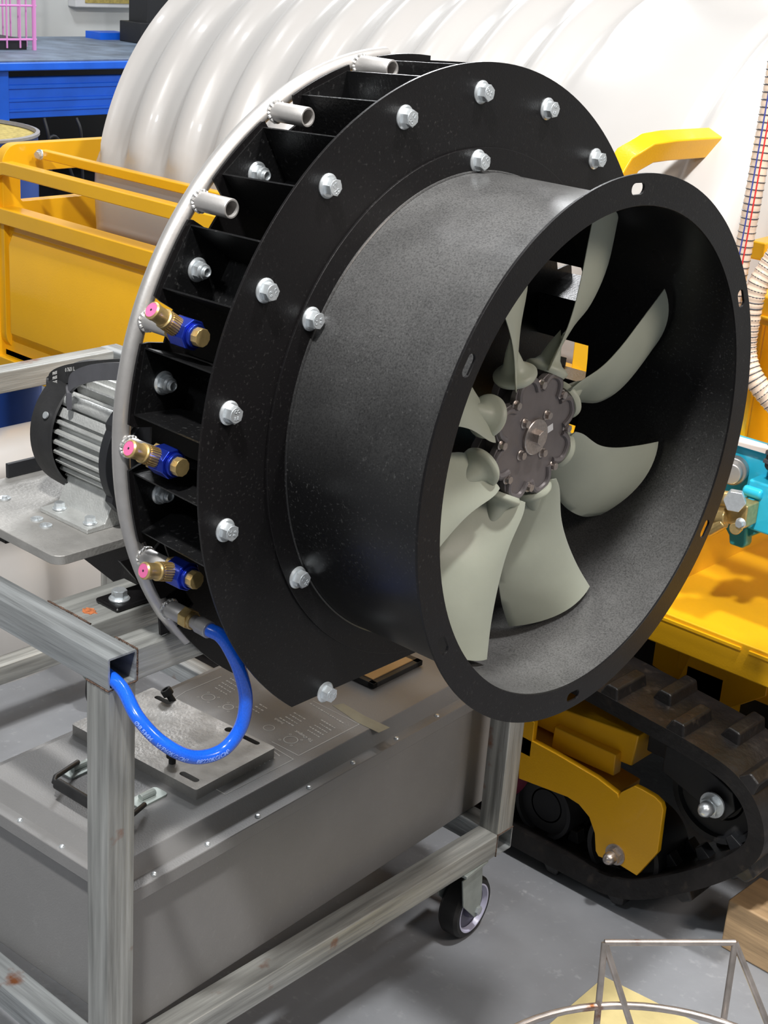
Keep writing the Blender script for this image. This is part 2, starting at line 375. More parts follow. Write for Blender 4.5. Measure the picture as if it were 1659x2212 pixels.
# widen the cross rail that carries the bracket: a second tube welded alongside
build('cross_rail', sqtube('y', T, W, -0.084 - T + 0.0005, -T), 'galv_y', cart, smooth=50)
def bead(pts, r=0.0012, n=40):
    mb = MB(); P_ = [Vector(p) for p in pts]; pts = [P_[a].lerp(P_[a + 1], q / n) for a in range(len(P_) - 1) for q in range(n)] + [P_[-1]]
    rr = [r * random.uniform(0.6, 1.3) for _ in pts]
    mb.tube(pts, r, n=6, rfun=lambda t: rr[min(len(rr) - 1, int(t * (len(rr) - 1)))]); return mb
for pts in ([(0.0, T + .001, 0), (0, T + .001, -T)], [(0, T + 0.001, 0), (-T, T + .001, 0.0)], [(-T, -0.0, -T), (0, 0, -T), (0, T, -T)],
            [(-.166, T, 0), (-.12, T + .001, 0), (-.084, T, 0)], [(0, W, -H), (0, W, -H - T)], [(0, W, -H), (0, W + T, -H)]):
    build('weld_bead', bead(pts), 'rustweld', cart)
# rust spot on the cross rail
def blob(c, rx, ry, z, n=18):
    return [(c[0] + rx * cos(2 * pi * i / n) * random.uniform(.6, 1.1), c[1] + ry * sin(2 * pi * i / n) * random.uniform(.6, 1.1)) for i in range(n)]
mb = MB().prism(blob((-0.112, 0.060), 0.012, 0.008, 0), 0.0, 0.0006); build('rust_spot', mb, 'rustspot', cart)
# casters
def caster(x, y, yaw):
    z0 = -H - T
    mt = Matrix.Translation((x, y, 0)) @ Matrix.Rotation(yaw, 4, 'Z')
    c = bpy.data.objects.new('caster', None)
    mb = MB(); mb.box((-.032, -.032, z0 - .006), (.032, .032, z0), mt); mb.cyl(.022, z0 - .006, mt, h0=z0 - .016)
    fk = build('caster', mb, 'casterzinc', cart, bevel=.0015)
    rz = FZ + 0.054; wy = .012
    mb = MB()
    for s in (-1, 1):
        poly = [(-.03, z0 - .012), (.028, z0 - .012), (.018, rz + .03), (-.022, rz - .012), (-.034, rz - .012), (-.038, rz + .02)]
        mb.prism(poly, 0, .003, mt @ Matrix(((1, 0, 0, 0.004), (0, 0, 1, s * .024 - .0015), (0, 1, 0, 0), (0, 0, 0, 1))))
    build('fork', mb, 'casterzinc', fk, bevel=.001)
    wm = mt @ Matrix(((1, 0, 0, -.024), (0, 0, 1, 0), (0, 1, 0, rz), (0, 0, 0, 1)))
    wb = MB().lathe([(.040, -.0185), (.049, -.0185), (.0535, -.013), (.054, 0), (.0535, .013), (.049, .0185), (.040, .0185)], wm, n=56)
    build('tyre', wb, 'rubber', fk)
    hb = MB().lathe([(.040, .0180), (.038, .010), (.018, .010), (.016, .019), (.0001, .019)], wm, n=48)
    hb.lathe([(.040, -.0180), (.038, -.010), (.018, -.010), (.016, -.019), (.0001, -.019)], wm, n=48); build('wheel_hub', hb, 'casterrim', fk)
    rb = MB()
    for s in (-1, 1): rb.lathe([(.0365, s * .011), (.040, s * .0190), (.0425, s * .0192), (.0425, s * .0160)], wm, n=48)
    build('rim_ring', rb, 'lilac', fk)
    bb = MB().cyl(.008, .030, wm, n=6, h0=-.030); build('axle_bolt', bb, 'zinc', fk)
caster(-0.030, W - 0.050, RD(-84)); caster(-0.02, 0.08, RD(-40)); caster(XB + .02, W - .02, RD(-60)); caster(XB + .02, 0.05, RD(-50))

# ------------------------------------------------------------------ blower housing
FX, FY, FZc = 0.1258, 0.4119, 0.2454
L = 0.2159
XM = Matrix(((0, 0, 1, 0), (1, 0, 0, FY), (0, 1, 0, FZc), (0, 0, 0, 1)))      # local (x,y,z) -> world (y,z,x)
def XMt(x): return Matrix.Translation((x, 0, 0)) @ XM
blower = thing('air_blower', 'large black round blower housing with bolted front ring and flanged duct', 'blower', (0.06, FY, -0.07))
def cutdisc(R, zc, n=140):
    a = math.asin(zc / R); a0 = -a; pts = []
    a1 = pi + a
    for i in range(n + 1): an = a0 + (a1 - a0) * i / n; pts.append((R * cos(an), R * sin(an)))
    return pts
FRONT_R = 0.3975
bolt_ang = [50, 70, 90, 110, 130, 150, 170, 190, 238, -58, 30, 10, -10]
inner_ang = [30, 90, 150, 210, 270, 330]
# front plate
vs, fs = plate_geo([cutdisc(FRONT_R, 0.311), circ(0.2775, 96)], 0.003)
build('front_plate', MB().add(vs, fs, XMt(FX - 0.003)), 'black', blower, bevel=.0007, smooth=20)
build('weld_seam', MB().tube([(FX + .0035, FY + .2795 * cos(2 * pi * i / 160), FZc + .2795 * sin(2 * pi * i / 160)) for i in range(160)], .0018, n=6, closed=True), 'duct', blower)
vs, fs = plate_geo([circ(0.306, 120), circ(0.2765, 96)], 0.003)
build('adapter_ring', MB().add(vs, fs, XMt(FX)), 'black', blower, bevel=.0010, smooth=20)
# rear plate with notches for the stubs
def rear_outline():
    R = 0.3945; pts = []; a = math.asin(0.318 / R); a0, a1 = -a, pi + a
    nts = [100, 120, 140, 160, 180, 200, 212, 80, 60, 40, 20, 0, -20]
    n = 620
    for i in range(n + 1):
        an = a0 + (a1 - a0) * i / n; dg = math.degrees(an)
        r = R
        for q in nts:
            d = abs((dg - q + 180) % 360 - 180)
            if d < 3.4: r = 0.3945 - 0.031 * min(1, (3.4 - d) / 0.5)
        pts.append((r * cos(an), r * sin(an)))
    return pts
vs, fs = plate_geo([rear_outline(), circ(0.085, 48, (0, 0))], 0.003)
build('rear_plate', MB().add(vs, fs, XMt(0.008)), 'black', blower, smooth=20)
# open trays between the plates
def tray(ang):
    mb = MB(); h = 0.0355; r0, r1 = 0.318, 0.3905; t = 0.0018
    x0, x1 = 0.0112, FX - 0.0032
    A = Matrix.Rotation(RD(ang - 0.6), 4, 'X')
    def W3(x, r, s): return Vector((x, FY, FZc)) + A @ Vector((0, r, s))
    def slab(pts):
        # thin plate from 4 corner points, offset along its normal
        nrm = (pts[1] - pts[0]).cross(pts[2] - pts[0]).normalized() * t / 2
        vs2 = [p + nrm for p in pts] + [p - nrm for p in pts]
        mb.add(vs2, [(0, 1, 2, 3), (7, 6, 5, 4), (0, 4, 5, 1), (1, 5, 6, 2), (2, 6, 7, 3), (3, 7, 4, 0)])
    s1 = h; s0 = h * 0.80
    slab([W3(x0, r0, s0), W3(x1, r0, s0), W3(x1, r1 + .004, s1), W3(x0, r1 - .003, s1)])
    slab([W3(x0, r0, -s0), W3(x1, r0, -s0), W3(x1, r1 + .004, -s1), W3(x0, r1 - .003, -s1)])
    slab([W3(x0, r0, -s0), W3(x1, r0, -s0), W3(x1, r0, s0), W3(x0, r0, s0)])
    slab([W3(x0, r0, -s0), W3(x0, r1 - .003, -s1), W3(x0, r1 - .003, s1), W3(x0, r0, s0)])
    slab([W3(x1, r0, -s0), W3(x1, r1 + .002, -s1), W3(x1, r1 + .002, s1), W3(x1, r0, s0)])
    return build('tray', mb, 'tray', blower, smooth=20)
for a in (50, 70, 90, 110, 130, 150, 170, 190, 30, 10, -10, -30):
    tray(a)
for a in bolt_ang:
    c = (FX + 0.0, FY + .3655 * cos(RD(a)), FZc + .3655 * sin(RD(a)))
    inst('bolt', BOLT, frame(c, (1, 0, 0)) @ Matrix.Rotation(RD(a * 3.7), 4, 'Z'), blower)
for a in inner_ang:
    c = (FX + 0.003, FY + .2915 * cos(RD(a)), FZc + .2915 * sin(RD(a)))
    inst('bolt', BOLT, frame(c, (1, 0, 0)) @ Matrix.Rotation(RD(a * 2.3 + 15), 4, 'Z'), blower)
for a in (110, 130, 150, 170, 190, 90, 10, -10, 30):
    c = (0.0125, FY + .3555 * cos(RD(a - .5)), FZc + .3555 * sin(RD(a - .5)))
    inst('nut', NUT, frame(c, (1, 0, 0)) @ Matrix.Rotation(RD(a * 2.3), 4, 'Z'), blower)
# duct
mb = MB().lathe([(0.2765, 0.0), (0.2790, 0.0), (0.2790, L - .0025), (0.2760, L - .0025), (0.2760, 0.0), (0.2765, 0)], XMt(FX), n=160)
duct = build('duct', mb, 'duct', blower, smooth=60)
holes = []
for a in (90, 150, 210, 270, 330, 30):
    pts = []; hl = RD(1.15); rr = 0.0062; rc = 0.2942
    for i in range(16):
        q = 2 * pi * i / 16; s = 1 if cos(q) >= 0 else -1
        an = RD(a) + s * hl + rr * cos(q) / rc; r = rc + rr * sin(q); pts.append((r * cos(an), r * sin(an)))
    holes.append(pts)
vs, fs = plate_geo([circ(0.3096, 160), circ(0.2762, 160)] + holes, 0.003)
build('duct_flange', MB().add(vs, fs, XMt(FX + L - 0.003)), 'black', blower, bevel=.0009, smooth=20)
# support bracket under the housing + foot
mb = MB()
mb.prism([(0.03, -0.01), (0.19, -0.01), (0.19, 0.245), (-0.01 + .03, 0.10)], 0, 0.004, Matrix(((0, 0, 1, -0.010), (1, 0, 0, 0.05), (0, 1, 0, 0.012), (0, 0, 0, 1))))
build('support_plate', mb, 'black', blower, bevel=.0006)
mb = MB()
mb.box((-0.128, 0.080, 0.0005), (-0.086, 0.40, 0.0065)); build('support_foot', mb, 'black', blower, bevel=.003)
mb = MB(); mb.prism([(0.14, 0.006), (0.36, 0.006), (0.36, 0.055), (0.10, 0.055)], -0.112, -0.106, Matrix(((0, 0, 1, 0), (1, 0, 0, 0), (0, 1, 0, 0), (0, 0, 0, 1))))
build('support_plate', mb, 'black', blower, bevel=.0006)
mb = MB(); mb.prism([(-0.108, 0.006), (0.006, 0.006), (0.006, 0.16), (-0.108, 0.055)], 0.20, 0.206, Matrix(((1, 0, 0, 0), (0, 0, 1, 0), (0, 1, 0, 0), (0, 0, 0, 1))))
build('support_plate', mb, 'black', blower, bevel=.0006)
inst('bolt', BOLTP, frame((-0.107, 0.100, 0.0065), (0, 0, 1)), blower)
# bearing housing behind the rotor
mb = MB().lathe([(0.11, 0.012), (0.11, 0.022), (0.05, 0.030), (0.045, 0.07), (0.012, 0.075), (0.012, 0.24)], XMt(0.0), n=40)
mb.lathe([(0.0001, 0.240), (0.012, 0.24)], XMt(0.0), n=40)
build('bearing_housing', mb, 'steelblack', blower, smooth=30)
for a in (45, 135, 225, 315):
    inst('bolt', BOLTP, frame((0.0215, FY + .094 * cos(RD(a)), FZc + .094 * sin(RD(a))), (1, 0, 0)), blower)

# ------------------------------------------------------------------ rotor
rotor = thing('fan_rotor', 'eight pale green nylon fan blades on a grey cast hub inside the black duct', 'fan', (0.23, FY, FZc - 0.27))
def flower(rv, rl, n=160, off=0.0):
    pts = []
    for i in range(n):
        a = 2 * pi * i / n
        k = (math.degrees(a) - 88 + off) / 45.0; fr = abs(k - round(k)) * 2      # 0 at bolt, 1 at lobe centre
        s = min(1, fr / 0.9); s = s ** 0.55
        r = rv + (rl - rv) * s
        if fr < 0.22: r = max(r, rv + 0.003)
        pts.append((r * cos(a), r * sin(a)))
    return pts
mb = MB().prism(flower(0.062, 0.079), 0.212, 0.222, XM); mb.prism(flower(0.060, 0.0785), 0.238, 0.246, XM)
mb.cyl(0.058, 0.24, XM, n=48, h0=0.215)
hub = build('hub', mb, 'hub', rotor, bevel=.0012, smooth=30)
mb = MB()
for k in range(8):                                                        # raised scalloped lips of the lobes
    a0 = RD(65.5 - 45 * k); pts = []
    for i in range(15):
        u = (i / 14 - .5) * 2; an = a0 + u * RD(18.0); r = 0.0725 - 0.018 * abs(u) ** 3
        pts.append((0.2465, FY + r * cos(an), FZc + r * sin(an)))
    mb.tube(pts, 0.0036, n=8)
    for da in (-9, 9):                                                      # small ribs between the shells
        an = a0 + RD(da); c = Vector((0.23, FY + .0735 * cos(an), FZc + .0735 * sin(an)))
        mb.box((-.009, -.0012, -.0045), (.009, .0012, .0045), Matrix.Translation(c) @ Matrix.Rotation(an + pi / 2, 4, 'X'))
build('hub_lip', mb, 'hub', hub)
for k in range(8):
    an = RD(88.5 - 45 * k); inst('bolt', BSM, frame((0.2462, FY + .0612 * cos(an), FZc + .0612 * sin(an)), (1, 0, 0)) @ Matrix.Rotation(k, 4, 'Z'), hub)
    mbb = None
for a in (48, 138, 218, 308):
    an = RD(a); inst('bolt', BSM, frame((0.2462, FY + .0292 * cos(an), FZc + .0292 * sin(an)), (1, 0, 0)) @ Matrix.Rotation(a, 4, 'Z'), hub)
mb = MB().lathe([(0.0215, 0.246), (0.0215, 0.2492), (0.0205, 0.2500), (0.0001, 0.2500)], XM, n=40); mb.prism(hexa(0.0092, 0.4), 0.249, 0.2580, XM)
build('shaft_washer', mb, 'hubsteel', hub, bevel=.0004)
# silver sticker on the hub
mb = MB().box((0.2462, -0.0065, -0.0042), (0.2465, 0.0065, 0.0042), Matrix.Translation((0, FY + 0.0285, FZc + 0.0035)) @ Matrix.Rotation(RD(14), 4, 'X'))
build('sticker', mb, 'white', hub)
def blade_pts(u, v):
    """u: 0 root..1 tip, v: 0 trailing..1 leading ; returns blade-local (radial, tangential, x)"""
    R = [0.074, 0.090, 0.130, 0.170, 0.220, 0.268]
    LT = [0.0235, 0.0245, 0.0205, 0.0255, 0.039, 0.055]
    LX = [0.2500, 0.2520, 0.2520, 0.2520, 0.2520, 0.2540]
    TT = [-0.012, -0.023, -0.042, -0.062, -0.067, -0.057]
    TX = [0.218, 0.210, 0.209, 0.214, 0.216, 0.212]
    def ip(A):
        t = u * (len(A) - 1); i = min(int(t), len(A) - 2); f = t - i
        p0 = A[max(i - 1, 0)]; p1 = A[i]; p2 = A[i + 1]; p3 = A[min(i + 2, len(A) - 1)]
        return 0.5 * (2 * p1 + (p2 - p0) * f + (2 * p0 - 5 * p1 + 4 * p2 - p3) * f * f + (3 * p1 - p0 - 3 * p2 + p3) * f ** 3)
    r = ip(R); tl, xl, tt, xt = ip(LT), ip(LX), ip(TT), ip(TX)
    t = tt + (tl - tt) * v; x = xt + (xl - xt) * v
    x += 0.014 * 4 * v * (1 - v) * u                       # camber
    # arc correction keeps the tip on a circle
    rr = math.sqrt(max(1e-6, r * r - t * t * (u ** 1.5)))
    return rr, t, x
def blade_mb():
    mb = MB(); nu, nv = 26, 14; rowsF = []
    loops = []
    for i in range(nu + 1):
        u = i / nu; F = []; Bk = []
        for j in range(nv + 1):
            v = j / nv; r, t, x = blade_pts(u, v)
            th = (0.0034 - 0.0016 * u) * (math.sin(pi * min(1, max(0, v))) ** 0.5) * 0.5 + 0.0004
            F.append(Vector((x + th, r, t))); Bk.append(Vector((x - th, r, t)))
        loops.append(F + Bk[::-1])
    mb.grid(loops, closed=True); n = len(loops[0])
    mb.f.append(tuple(range(n))); mb.f.append(tuple(nu * n + j for j in range(n - 1, -1, -1)))
    return mb
def collar_mb():
    mb = MB(); mt = frame((0.230, 0.0765, -0.001), (0, 1, 0), (1, 0, 0))
    mb.lathe([(0.0001, -0.004), (0.0225, -0.004), (0.0250, 0.0), (0.0250, 0.0030), (0.0215, 0.0060), (0.0165, 0.0085), (0.0120, 0.014), (0.0075, 0.030), (0.0001, 0.048)], mt, n=36)
    m2 = frame((0.2335, 0.118, -0.004), (1, 0.02, -0.35), (0, 1, 0)); mb.lathe([(0.0045, 0.0), (0.0045, 0.0022), (0.0038, 0.0026), (0.0036, 0.0020), (0.0010, 0.0020), (0.0001, 0.0026)], m2, n=20)
    return mb
BL = blade_mb(); CO = collar_mb()
me_b = local_mesh('blade', BL, 'blade', smooth=50); me_c = local_mesh('blade_root', CO, 'blade', smooth=50)
for k in range(8):
    mt = Matrix.Translation((0, FY, FZc)) @ Matrix.Rotation(RD(65.8 - 45 * k), 4, 'X')
    bo = inst('blade', me_b, mt, rotor)
    co = bpy.data.objects.new('blade_root', me_c); COL.objects.link(co); co.parent = bo

# ------------------------------------------------------------------ spray manifold
mani = thing('spray_manifold', 'curved aluminium pipe with stub outlets around the rear rim of the black blower', 'pipe', (0.0, FY - .39, -0.02))
RP = 0.3915; PR = 0.0097
def ring_pt(a, r=RP, x=-0.005): return Vector((x, FY + r * cos(RD(a)), FZc + r * sin(RD(a))))
a0, a1 = 92.5, 221
mb = MB().tube([ring_pt(a0 + (a1 - a0) * i / 110) for i in range(111)], PR, n=20)
build('ring_pipe', mb, 'alu', mani, smooth=60)
stubs = [100, 120, 140, 160, 180, 200, 212]
for i, a in enumerate(stubs):
    ra = RP - 0.003; p = ring_pt(a, ra, 0.0); ln = 0.052 if i < 6 else 0.031
    mt = frame(p, (1, 0, 0))
    mb = MB().lathe([(0.0078, 0.0), (0.0105, 0.0), (0.0105, ln), (0.0098, ln + .001), (0.0082, ln + .001), (0.0078, ln - .001), (0.0078, ln - .03), (0.0001, ln - .03)], mt, n=28)
    st = build('stub_pipe', mb, 'alu', mani, smooth=50)
    wb = MB(); pts = []
    for q in range(48):
        an = 2 * pi * q / 48; rr = 0.0106; base = mt @ Vector((rr * cos(an), rr * sin(an), 0.0035 + 0.003 * abs(cos(an * 1.0)) + 0.0006 * sin(q * 2.1)))
        pts.append(base)
    rs = [0.0019 + 0.0006 * (0.5 + 0.5 * sin(q * 2.1)) for q in range(48)]
    wb.tube(pts, 0.003, n=8, closed=True, rfun=lambda t: rs[min(47, int(t * 47.01))])
    build('weld_bead', wb, 'weld', st)
# mounting lug of the manifold at the top
def nozzle(a, lift, name_off):
    nz = bpy.data.objects.new('spray_nozzle', None)
    base = ring_pt(a, RP - 0.004, 0.0)
    c = base + Vector((0.062, 0, 0))
    ro = RD(a * 1.3)
    X = Vector((1, 0, 0))
    mb = MB()
    mt = frame(base + Vector((0.047, 0, 0)), X); mb.prism(hexa(0.0155, RD(a)), 0.0, 0.006, mt)
    clip = build('spray_nozzle', mb, 'brass', mani, bevel=.0006)
    mb = MB(); mt = frame(base + Vector((0.052, 0, 0)), X)
    mb.prism([(0.0165 * cos(RD(a) + pi / 4 * i + .39), 0.0165 * sin(RD(a) + pi / 4 * i + .39)) for i in range(8)], 0.0, 0.024, mt)
    mb.cyl(0.0125, 0.029, mt, n=28, h0=0.024)
    build('nozzle_body', mb, 'bluean', clip, bevel=.0012)
    mb = MB(); mb.cyl(0.0098, 0.0375, mt, n=10, h0=0.028, r2=0.0098); build('end_plug', mb, 'brass', clip, bevel=.0006)
    # nozzle barrel leaning up and outwards
    d = Vector((-0.02, -cos(RD(lift)), sin(RD(lift)))).normalized(); p0 = base + Vector((0.060, 0, 0)) + d * 0.008
    mt = frame(p0, d)
    mb = MB().lathe([(0.0001, 0), (0.0098, 0), (0.0098, 0.003)] + [(0.0100 if q % 2 else 0.0094, 0.003 + q * 0.0000) for q in range(2)] + [(0.0098, 0.020), (0.0104, 0.021), (0.0104, 0.0235), (0.0088, 0.0245), (0.0088, 0.036), (0.0094, 0.037), (0.0094, 0.041), (0.0078, 0.0425), (0.0074, 0.0418)], mt, n=36)
    build('nozzle_tip', mb, 'brass', clip)
    kb = MB()
    for q in range(24):
        an = 2 * pi * q / 24; kb.box((-.0005, -.0006, 0.004), (.0008, .0006, 0.019), mt @ Matrix.Rotation(an, 4, 'Z') @ Matrix.Translation((.0098, 0, 0)))
    build('knurling', kb, 'brass', clip)
    mb = MB().cyl(0.0075, 0.0424, mt, n=28, h0=0.036); pk = build('orifice_disc', mb, 'pink', clip)
    mb = MB().cyl(0.0012, 0.0427, mt, n=12, h0=0.042); build('orifice', mb, 'dark', clip)
for a, l in ((160, 34), (180, 26), (200, 17)): nozzle(a, l, 0)

# blue hose on the lowest outlet
hz = thing('air_hose', 'short bright blue hose looping from the brass fitting into the open tube end', 'hose', (0.05, 0.1, -0.15))
pe = ring_pt(212, RP - .003, 0.031)
dX = Vector((1, 0.0, -0.04)).normalized()
mt = frame(pe, dX)
mb = MB().prism(hexa(0.0125), 0.0, 0.012, mt); mb.cyl(0.010, 0.016, mt, n=24, h0=0.011)
build('brass_nut', mb, 'brass', hz, bevel=.0008)
mb = MB().cyl(0.0078, 0.030, mt, n=24, h0=0.014); mb.cyl(0.0098, 0.042, mt, n=24, h0=0.024); build('crimp_collar', mb, 'alu', hz, bevel=.0006)
e0 = mt @ Vector((0, 0, 0.038))
hp = [e0, at(477, 1374, 'x', 0.084), at(500, 1408, 'x', 0.094), at(520, 1455, 'x', 0.101), at(531, 1515, 'x', 0.104), at(518, 1575, 'x', 0.102), at(478, 1622, 'x', 0.097), at(415, 1635, 'x', 0.088),
      at(350, 1604, 'x', 0.075), at(298, 1550, 'x', 0.05), at(262, 1485, 'x', 0.012), Vector((-0.03, 0.012, -0.028)), Vector((-0.09, 0.015, -0.028))]
HP = catmull(hp, 14)
HRR = 0.0080
mb = MB().tube(HP, HRR, n=24); build('hose', mb, 'hose', hz, smooth=80)
# printed lettering that follows the hose
cum = [0]
for i in range(1, len(HP)): cum.append(cum[-1] + (HP[i] - HP[i - 1]).length)
def hose_at(s):
    s = max(0, min(cum[-1] - 1e-5, s))
    for i in range(len(cum) - 1):
        if cum[i + 1] >= s: f = (s - cum[i]) / (cum[i + 1] - cum[i]); break
    return HP[i].lerp(HP[i + 1], f), (HP[i + 1] - HP[i]).normalized()
def hose_text(st, s_start, size, ang):
    vs, fs = text_geo(st, size, 0.0, 0.00022)
    mbt = MB(); out = []
    for v in vs:
        p, t = hose_at(s_start - v.x); t = -t
        tocam = (CAM_LOC - p).normalized(); n = (tocam - t * tocam.dot(t)).normalized(); sd = n.cross(t)
        an = ang + (v.y - size * .35) / HRR
        out.append(p + (n * cos(an) + sd * sin(an)) * (HRR + 0.00055))
    mbt.add(out, fs); return mbt
def arc_near(px, py):
    best = None
    for i, p in enumerate(HP):
        q = p - CAM_LOC; z = q.dot(f_); x = 829.5 + FPX * q.dot(r_) / z; y = 1106 + FPX * q.dot(d_) / z
        dd = (x - px) ** 2 + (y - py) ** 2
        if best is None or dd < best[0]: best = (dd, cum[i])
    return best[1]
for st, p in (('\u00d88.5MM', (300, 1555)), ('WP60KG/CM\u00b2', (341, 1598)), ('BP220KG/CM\u00b2', (421, 1634))):
    build('hose_print', hose_text(st, arc_near(*p), 0.0068, -0.62), 'hoseprint', hz)

# ------------------------------------------------------------------ motor shelf, motor, belt
PZ = 0.06
shelf = thing('motor_mounting_plate', 'thick dusty grey steel plate with rounded corners under the finned motor', 'plate', (-0.28, 0.2, PZ - .012))
def rrect(x0, y0, x1, y1, r, n=6):
    pts = []
    for cx, cy, a in ((x1 - r, y1 - r, 0), (x0 + r, y1 - r, 1), (x0 + r, y0 + r, 2), (x1 - r, y0 + r, 3)):
        for q in range(n + 1): an = a * pi / 2 + q / n * pi / 2; pts.append((cx + r * cos(an), cy + r * sin(an)))
    return pts
mb = MB().prism(rrect(-0.41, 0.042, -0.150, 0.40, 0.016), PZ - 0.012, PZ); build('plate', mb, 'plate', shelf, bevel=.0012)
mb = MB().box((-0.41, 0.15, PZ), (-0.404, 0.40, PZ + .02)); build('rear_lip', mb, 'steelblack', shelf, bevel=.0006)
# boss screws with rings on the plate
for x, y in ((-.345, .104), (-.262, .094), (-.238, .090)):
    mb = MB().lathe([(.0001, PZ + .004), (.003, PZ + .004), (.004, PZ + .001), (.0078, PZ + .0022), (.0078, PZ)], Matrix.Translation((x, y, 0)), n=24); build('plate_screw', mb, 'zinc', shelf)
mb = MB().box((-0.36, 0.10, 0.0), (-0.34, 0.38, PZ - .012)); mb.box((-0.20, 0.155, 0.0), (-0.18, 0.38, PZ - .012)); mb.box((-0.35, 0.24, 0.0), (-0.19, 0.25, PZ - .012)); build('plate_bracket', mb, 'black', shelf, bevel=.001)
build('plate_bracket', MB().box((-0.475, 0.18, -0.0), (-0.12, 0.22, 0.006)), 'black', shelf, bevel=.001)

q5 = [at(px, py, 'y', .15) for px, py in ((172, 1200), (302, 1165), (345, 1290), (262, 1270))]
build('plate_bracket', MB().prism([(p.x, p.z) for p in q5], .15, .157, Matrix(((1, 0, 0, 0), (0, 0, 1, 0), (0, 1, 0, 0), (0, 0, 0, 1)))), 'black', shelf)
motor = thing('electric_motor', 'finned aluminium electric motor with a black fan cover on the plate left of the blower', 'motor', (-.24, .2, PZ))
MY, MZ, MR = 0.2085, 0.1500, 0.0745
Mx = Matrix(((0, 0, 1, 0), (1, 0, 0, MY), (0, 1, 0, MZ), (0, 0, 0, 1)))
pts = []
nf = 34; n = nf * 8
for i in range(n):
    a = 2 * pi * i / n; ph = (i % 8) / 8
    r = MR if ph < 0.30 else (MR - 0.0095 if 0.42 < ph < 0.88 else MR - 0.004)
    if abs((math.degrees(a) - 150 + 180) % 360 - 180) < 5: r = MR - 0.001
    pts.append((r * cos(a), r * sin(a)))
mb = MB().prism(pts, -0.285, -0.180, Mx)
mb.tube([(-0.287, MY + 0.0735 * cos(RD(137)), MZ + .0735 * sin(RD(137))), (-0.182, MY + 0.0735 * cos(RD(137)), MZ + .0735 * sin(RD(137)))], 0.0085, n=16)
build('finned_body', mb, 'cast', motor, smooth=25)
# foot: sloped wedge and flat toe
mb = MB(); ft = [(0.113, PZ), (0.113, PZ + .006), (0.140, PZ + .0075), (0.158, PZ + 0.045), (0.19, PZ + .05), (0.22, PZ + .05), (0.262, PZ + .03), (0.275, PZ + .0075), (0.31, PZ + .006), (0.31, PZ)]
mb.prism(ft, -0.282, -0.186, Matrix(((0, 0, 1, 0), (1, 0, 0, 0), (0, 1, 0, 0), (0, 0, 0, 1)))); build('motor_foot', mb, 'cast', motor, bevel=.0012)
for x in (-.262, -.200): inst('bolt', BSZ, frame((x, 0.128, PZ + .0072), (0, 0, 1)), motor)
# end shields
mb = MB().prism([(r * cos(a), r * sin(a)) for i in range(96) for a in [2 * pi * i / 96] for r in [0.0835 if abs(((math.degrees(a) - 45) % 90 + 45) % 90 - 45) > 14 else 0.0885]], -0.180, -0.166, Mx)
mb.lathe([(0.058, -0.166), (0.055, -0.162), (0.02, -0.160), (0.02, -0.13), (0.0001, -0.13)], Mx, n=40)
build('end_shield', mb, 'steelblack', motor, bevel=.001)
mb = MB().lathe([(0.066, -0.1655), (0.066, -0.163), (0.0625, -0.163), (0.0625, -0.1655)], Mx, n=64); build('shield_rim', mb, 'alu', motor)
for a in (45, 135, 225, 315):
    mt = frame((-0.166, MY + .079 * cos(RD(a)), MZ + .079 * sin(RD(a))), (1, 0, 0))
    mb = MB().lathe([(.0065, 0), (.0065, .006), (.0055, .007), (.0036, .007), (.0036, .003), (.0001, .003)], mt, n=20); build('cap_screw', mb, 'hubsteel', motor)
mb = MB().lathe([(0.081, -0.276), (0.083, -0.278), (0.0845, -0.300), (0.0835, -0.318), (0.074, -0.328), (0.055, -0.331), (0.0001, -0.331)], Mx, n=72)
mb.lathe([(0.081, -0.276), (0.079, -0.28), (0.076, -0.31)], Mx, n=72)
build('fan_cover', mb, 'rubber', motor, smooth=40)
mb = MB().cyl(.0045, .002, frame((-.290, MY + .0848 * cos(RD(158)), MZ + .0848 * sin(RD(158))), (0, cos(RD(158)), sin(RD(158))))); build('cover_screw', mb, 'zinc', motor)
lab = MB(); rows = []
for q in range(7):
    a = RD(96 + q * 4.2); rows.append([Vector((x, MY + .0852 * cos(a), MZ + .0852 * sin(a))) for x in (-.308, -.284)])
lab.grid(rows); build('rating_label', lab, 'white', motor)
# belt: a slack loop of wide V-belt lying over the motor
belt = thing('drive_belt', 'worn black rubber belt with faded white print looped over the motor', 'belt', (-.2, .25, .24))
def band(pts, w_, name, m, th=0.0035):
    pts = catmull(pts, 10); up = Vector((0, 0, 1)); rows = []
    for i, p in enumerate(pts):
        t = (pts[min(i + 1, len(pts) - 1)] - pts[max(i - 1, 0)]).normalized(); n_ = t.cross(up).normalized()
        wv = up * w_ / 2
        rows.append([p + wv + n_ * th, p - wv + n_ * th, p - wv - n_ * th, p + wv - n_ * th])
    mb = MB().grid(rows, closed=True); mb.f += [(3, 2, 1, 0), tuple((len(pts) - 1) * 4 + j for j in range(4))]
    return build(name, mb, m, belt, bevel=.0012, smooth=60)
band([at(290, 797, 'x', -.10), at(245, 797, 'x', -.17), at(190, 801, 'x', -.24), at(145, 808, 'x', -.29), at(116, 820, 'x', -.318), at(105, 838, 'x', -.325), at(116, 856, 'x', -.31)], 0.024, 'belt_loop', 'rubber', .003)
band([at(292, 804, 'x', -.075), at(240, 802, 'x', -.15), at(195, 807, 'x', -.205), at(160, 822, 'x', -.245), at(148, 848, 'x', -.255), at(150, 868, 'x', -.25)], 0.021, 'belt_strand', 'beltgrey', .003)
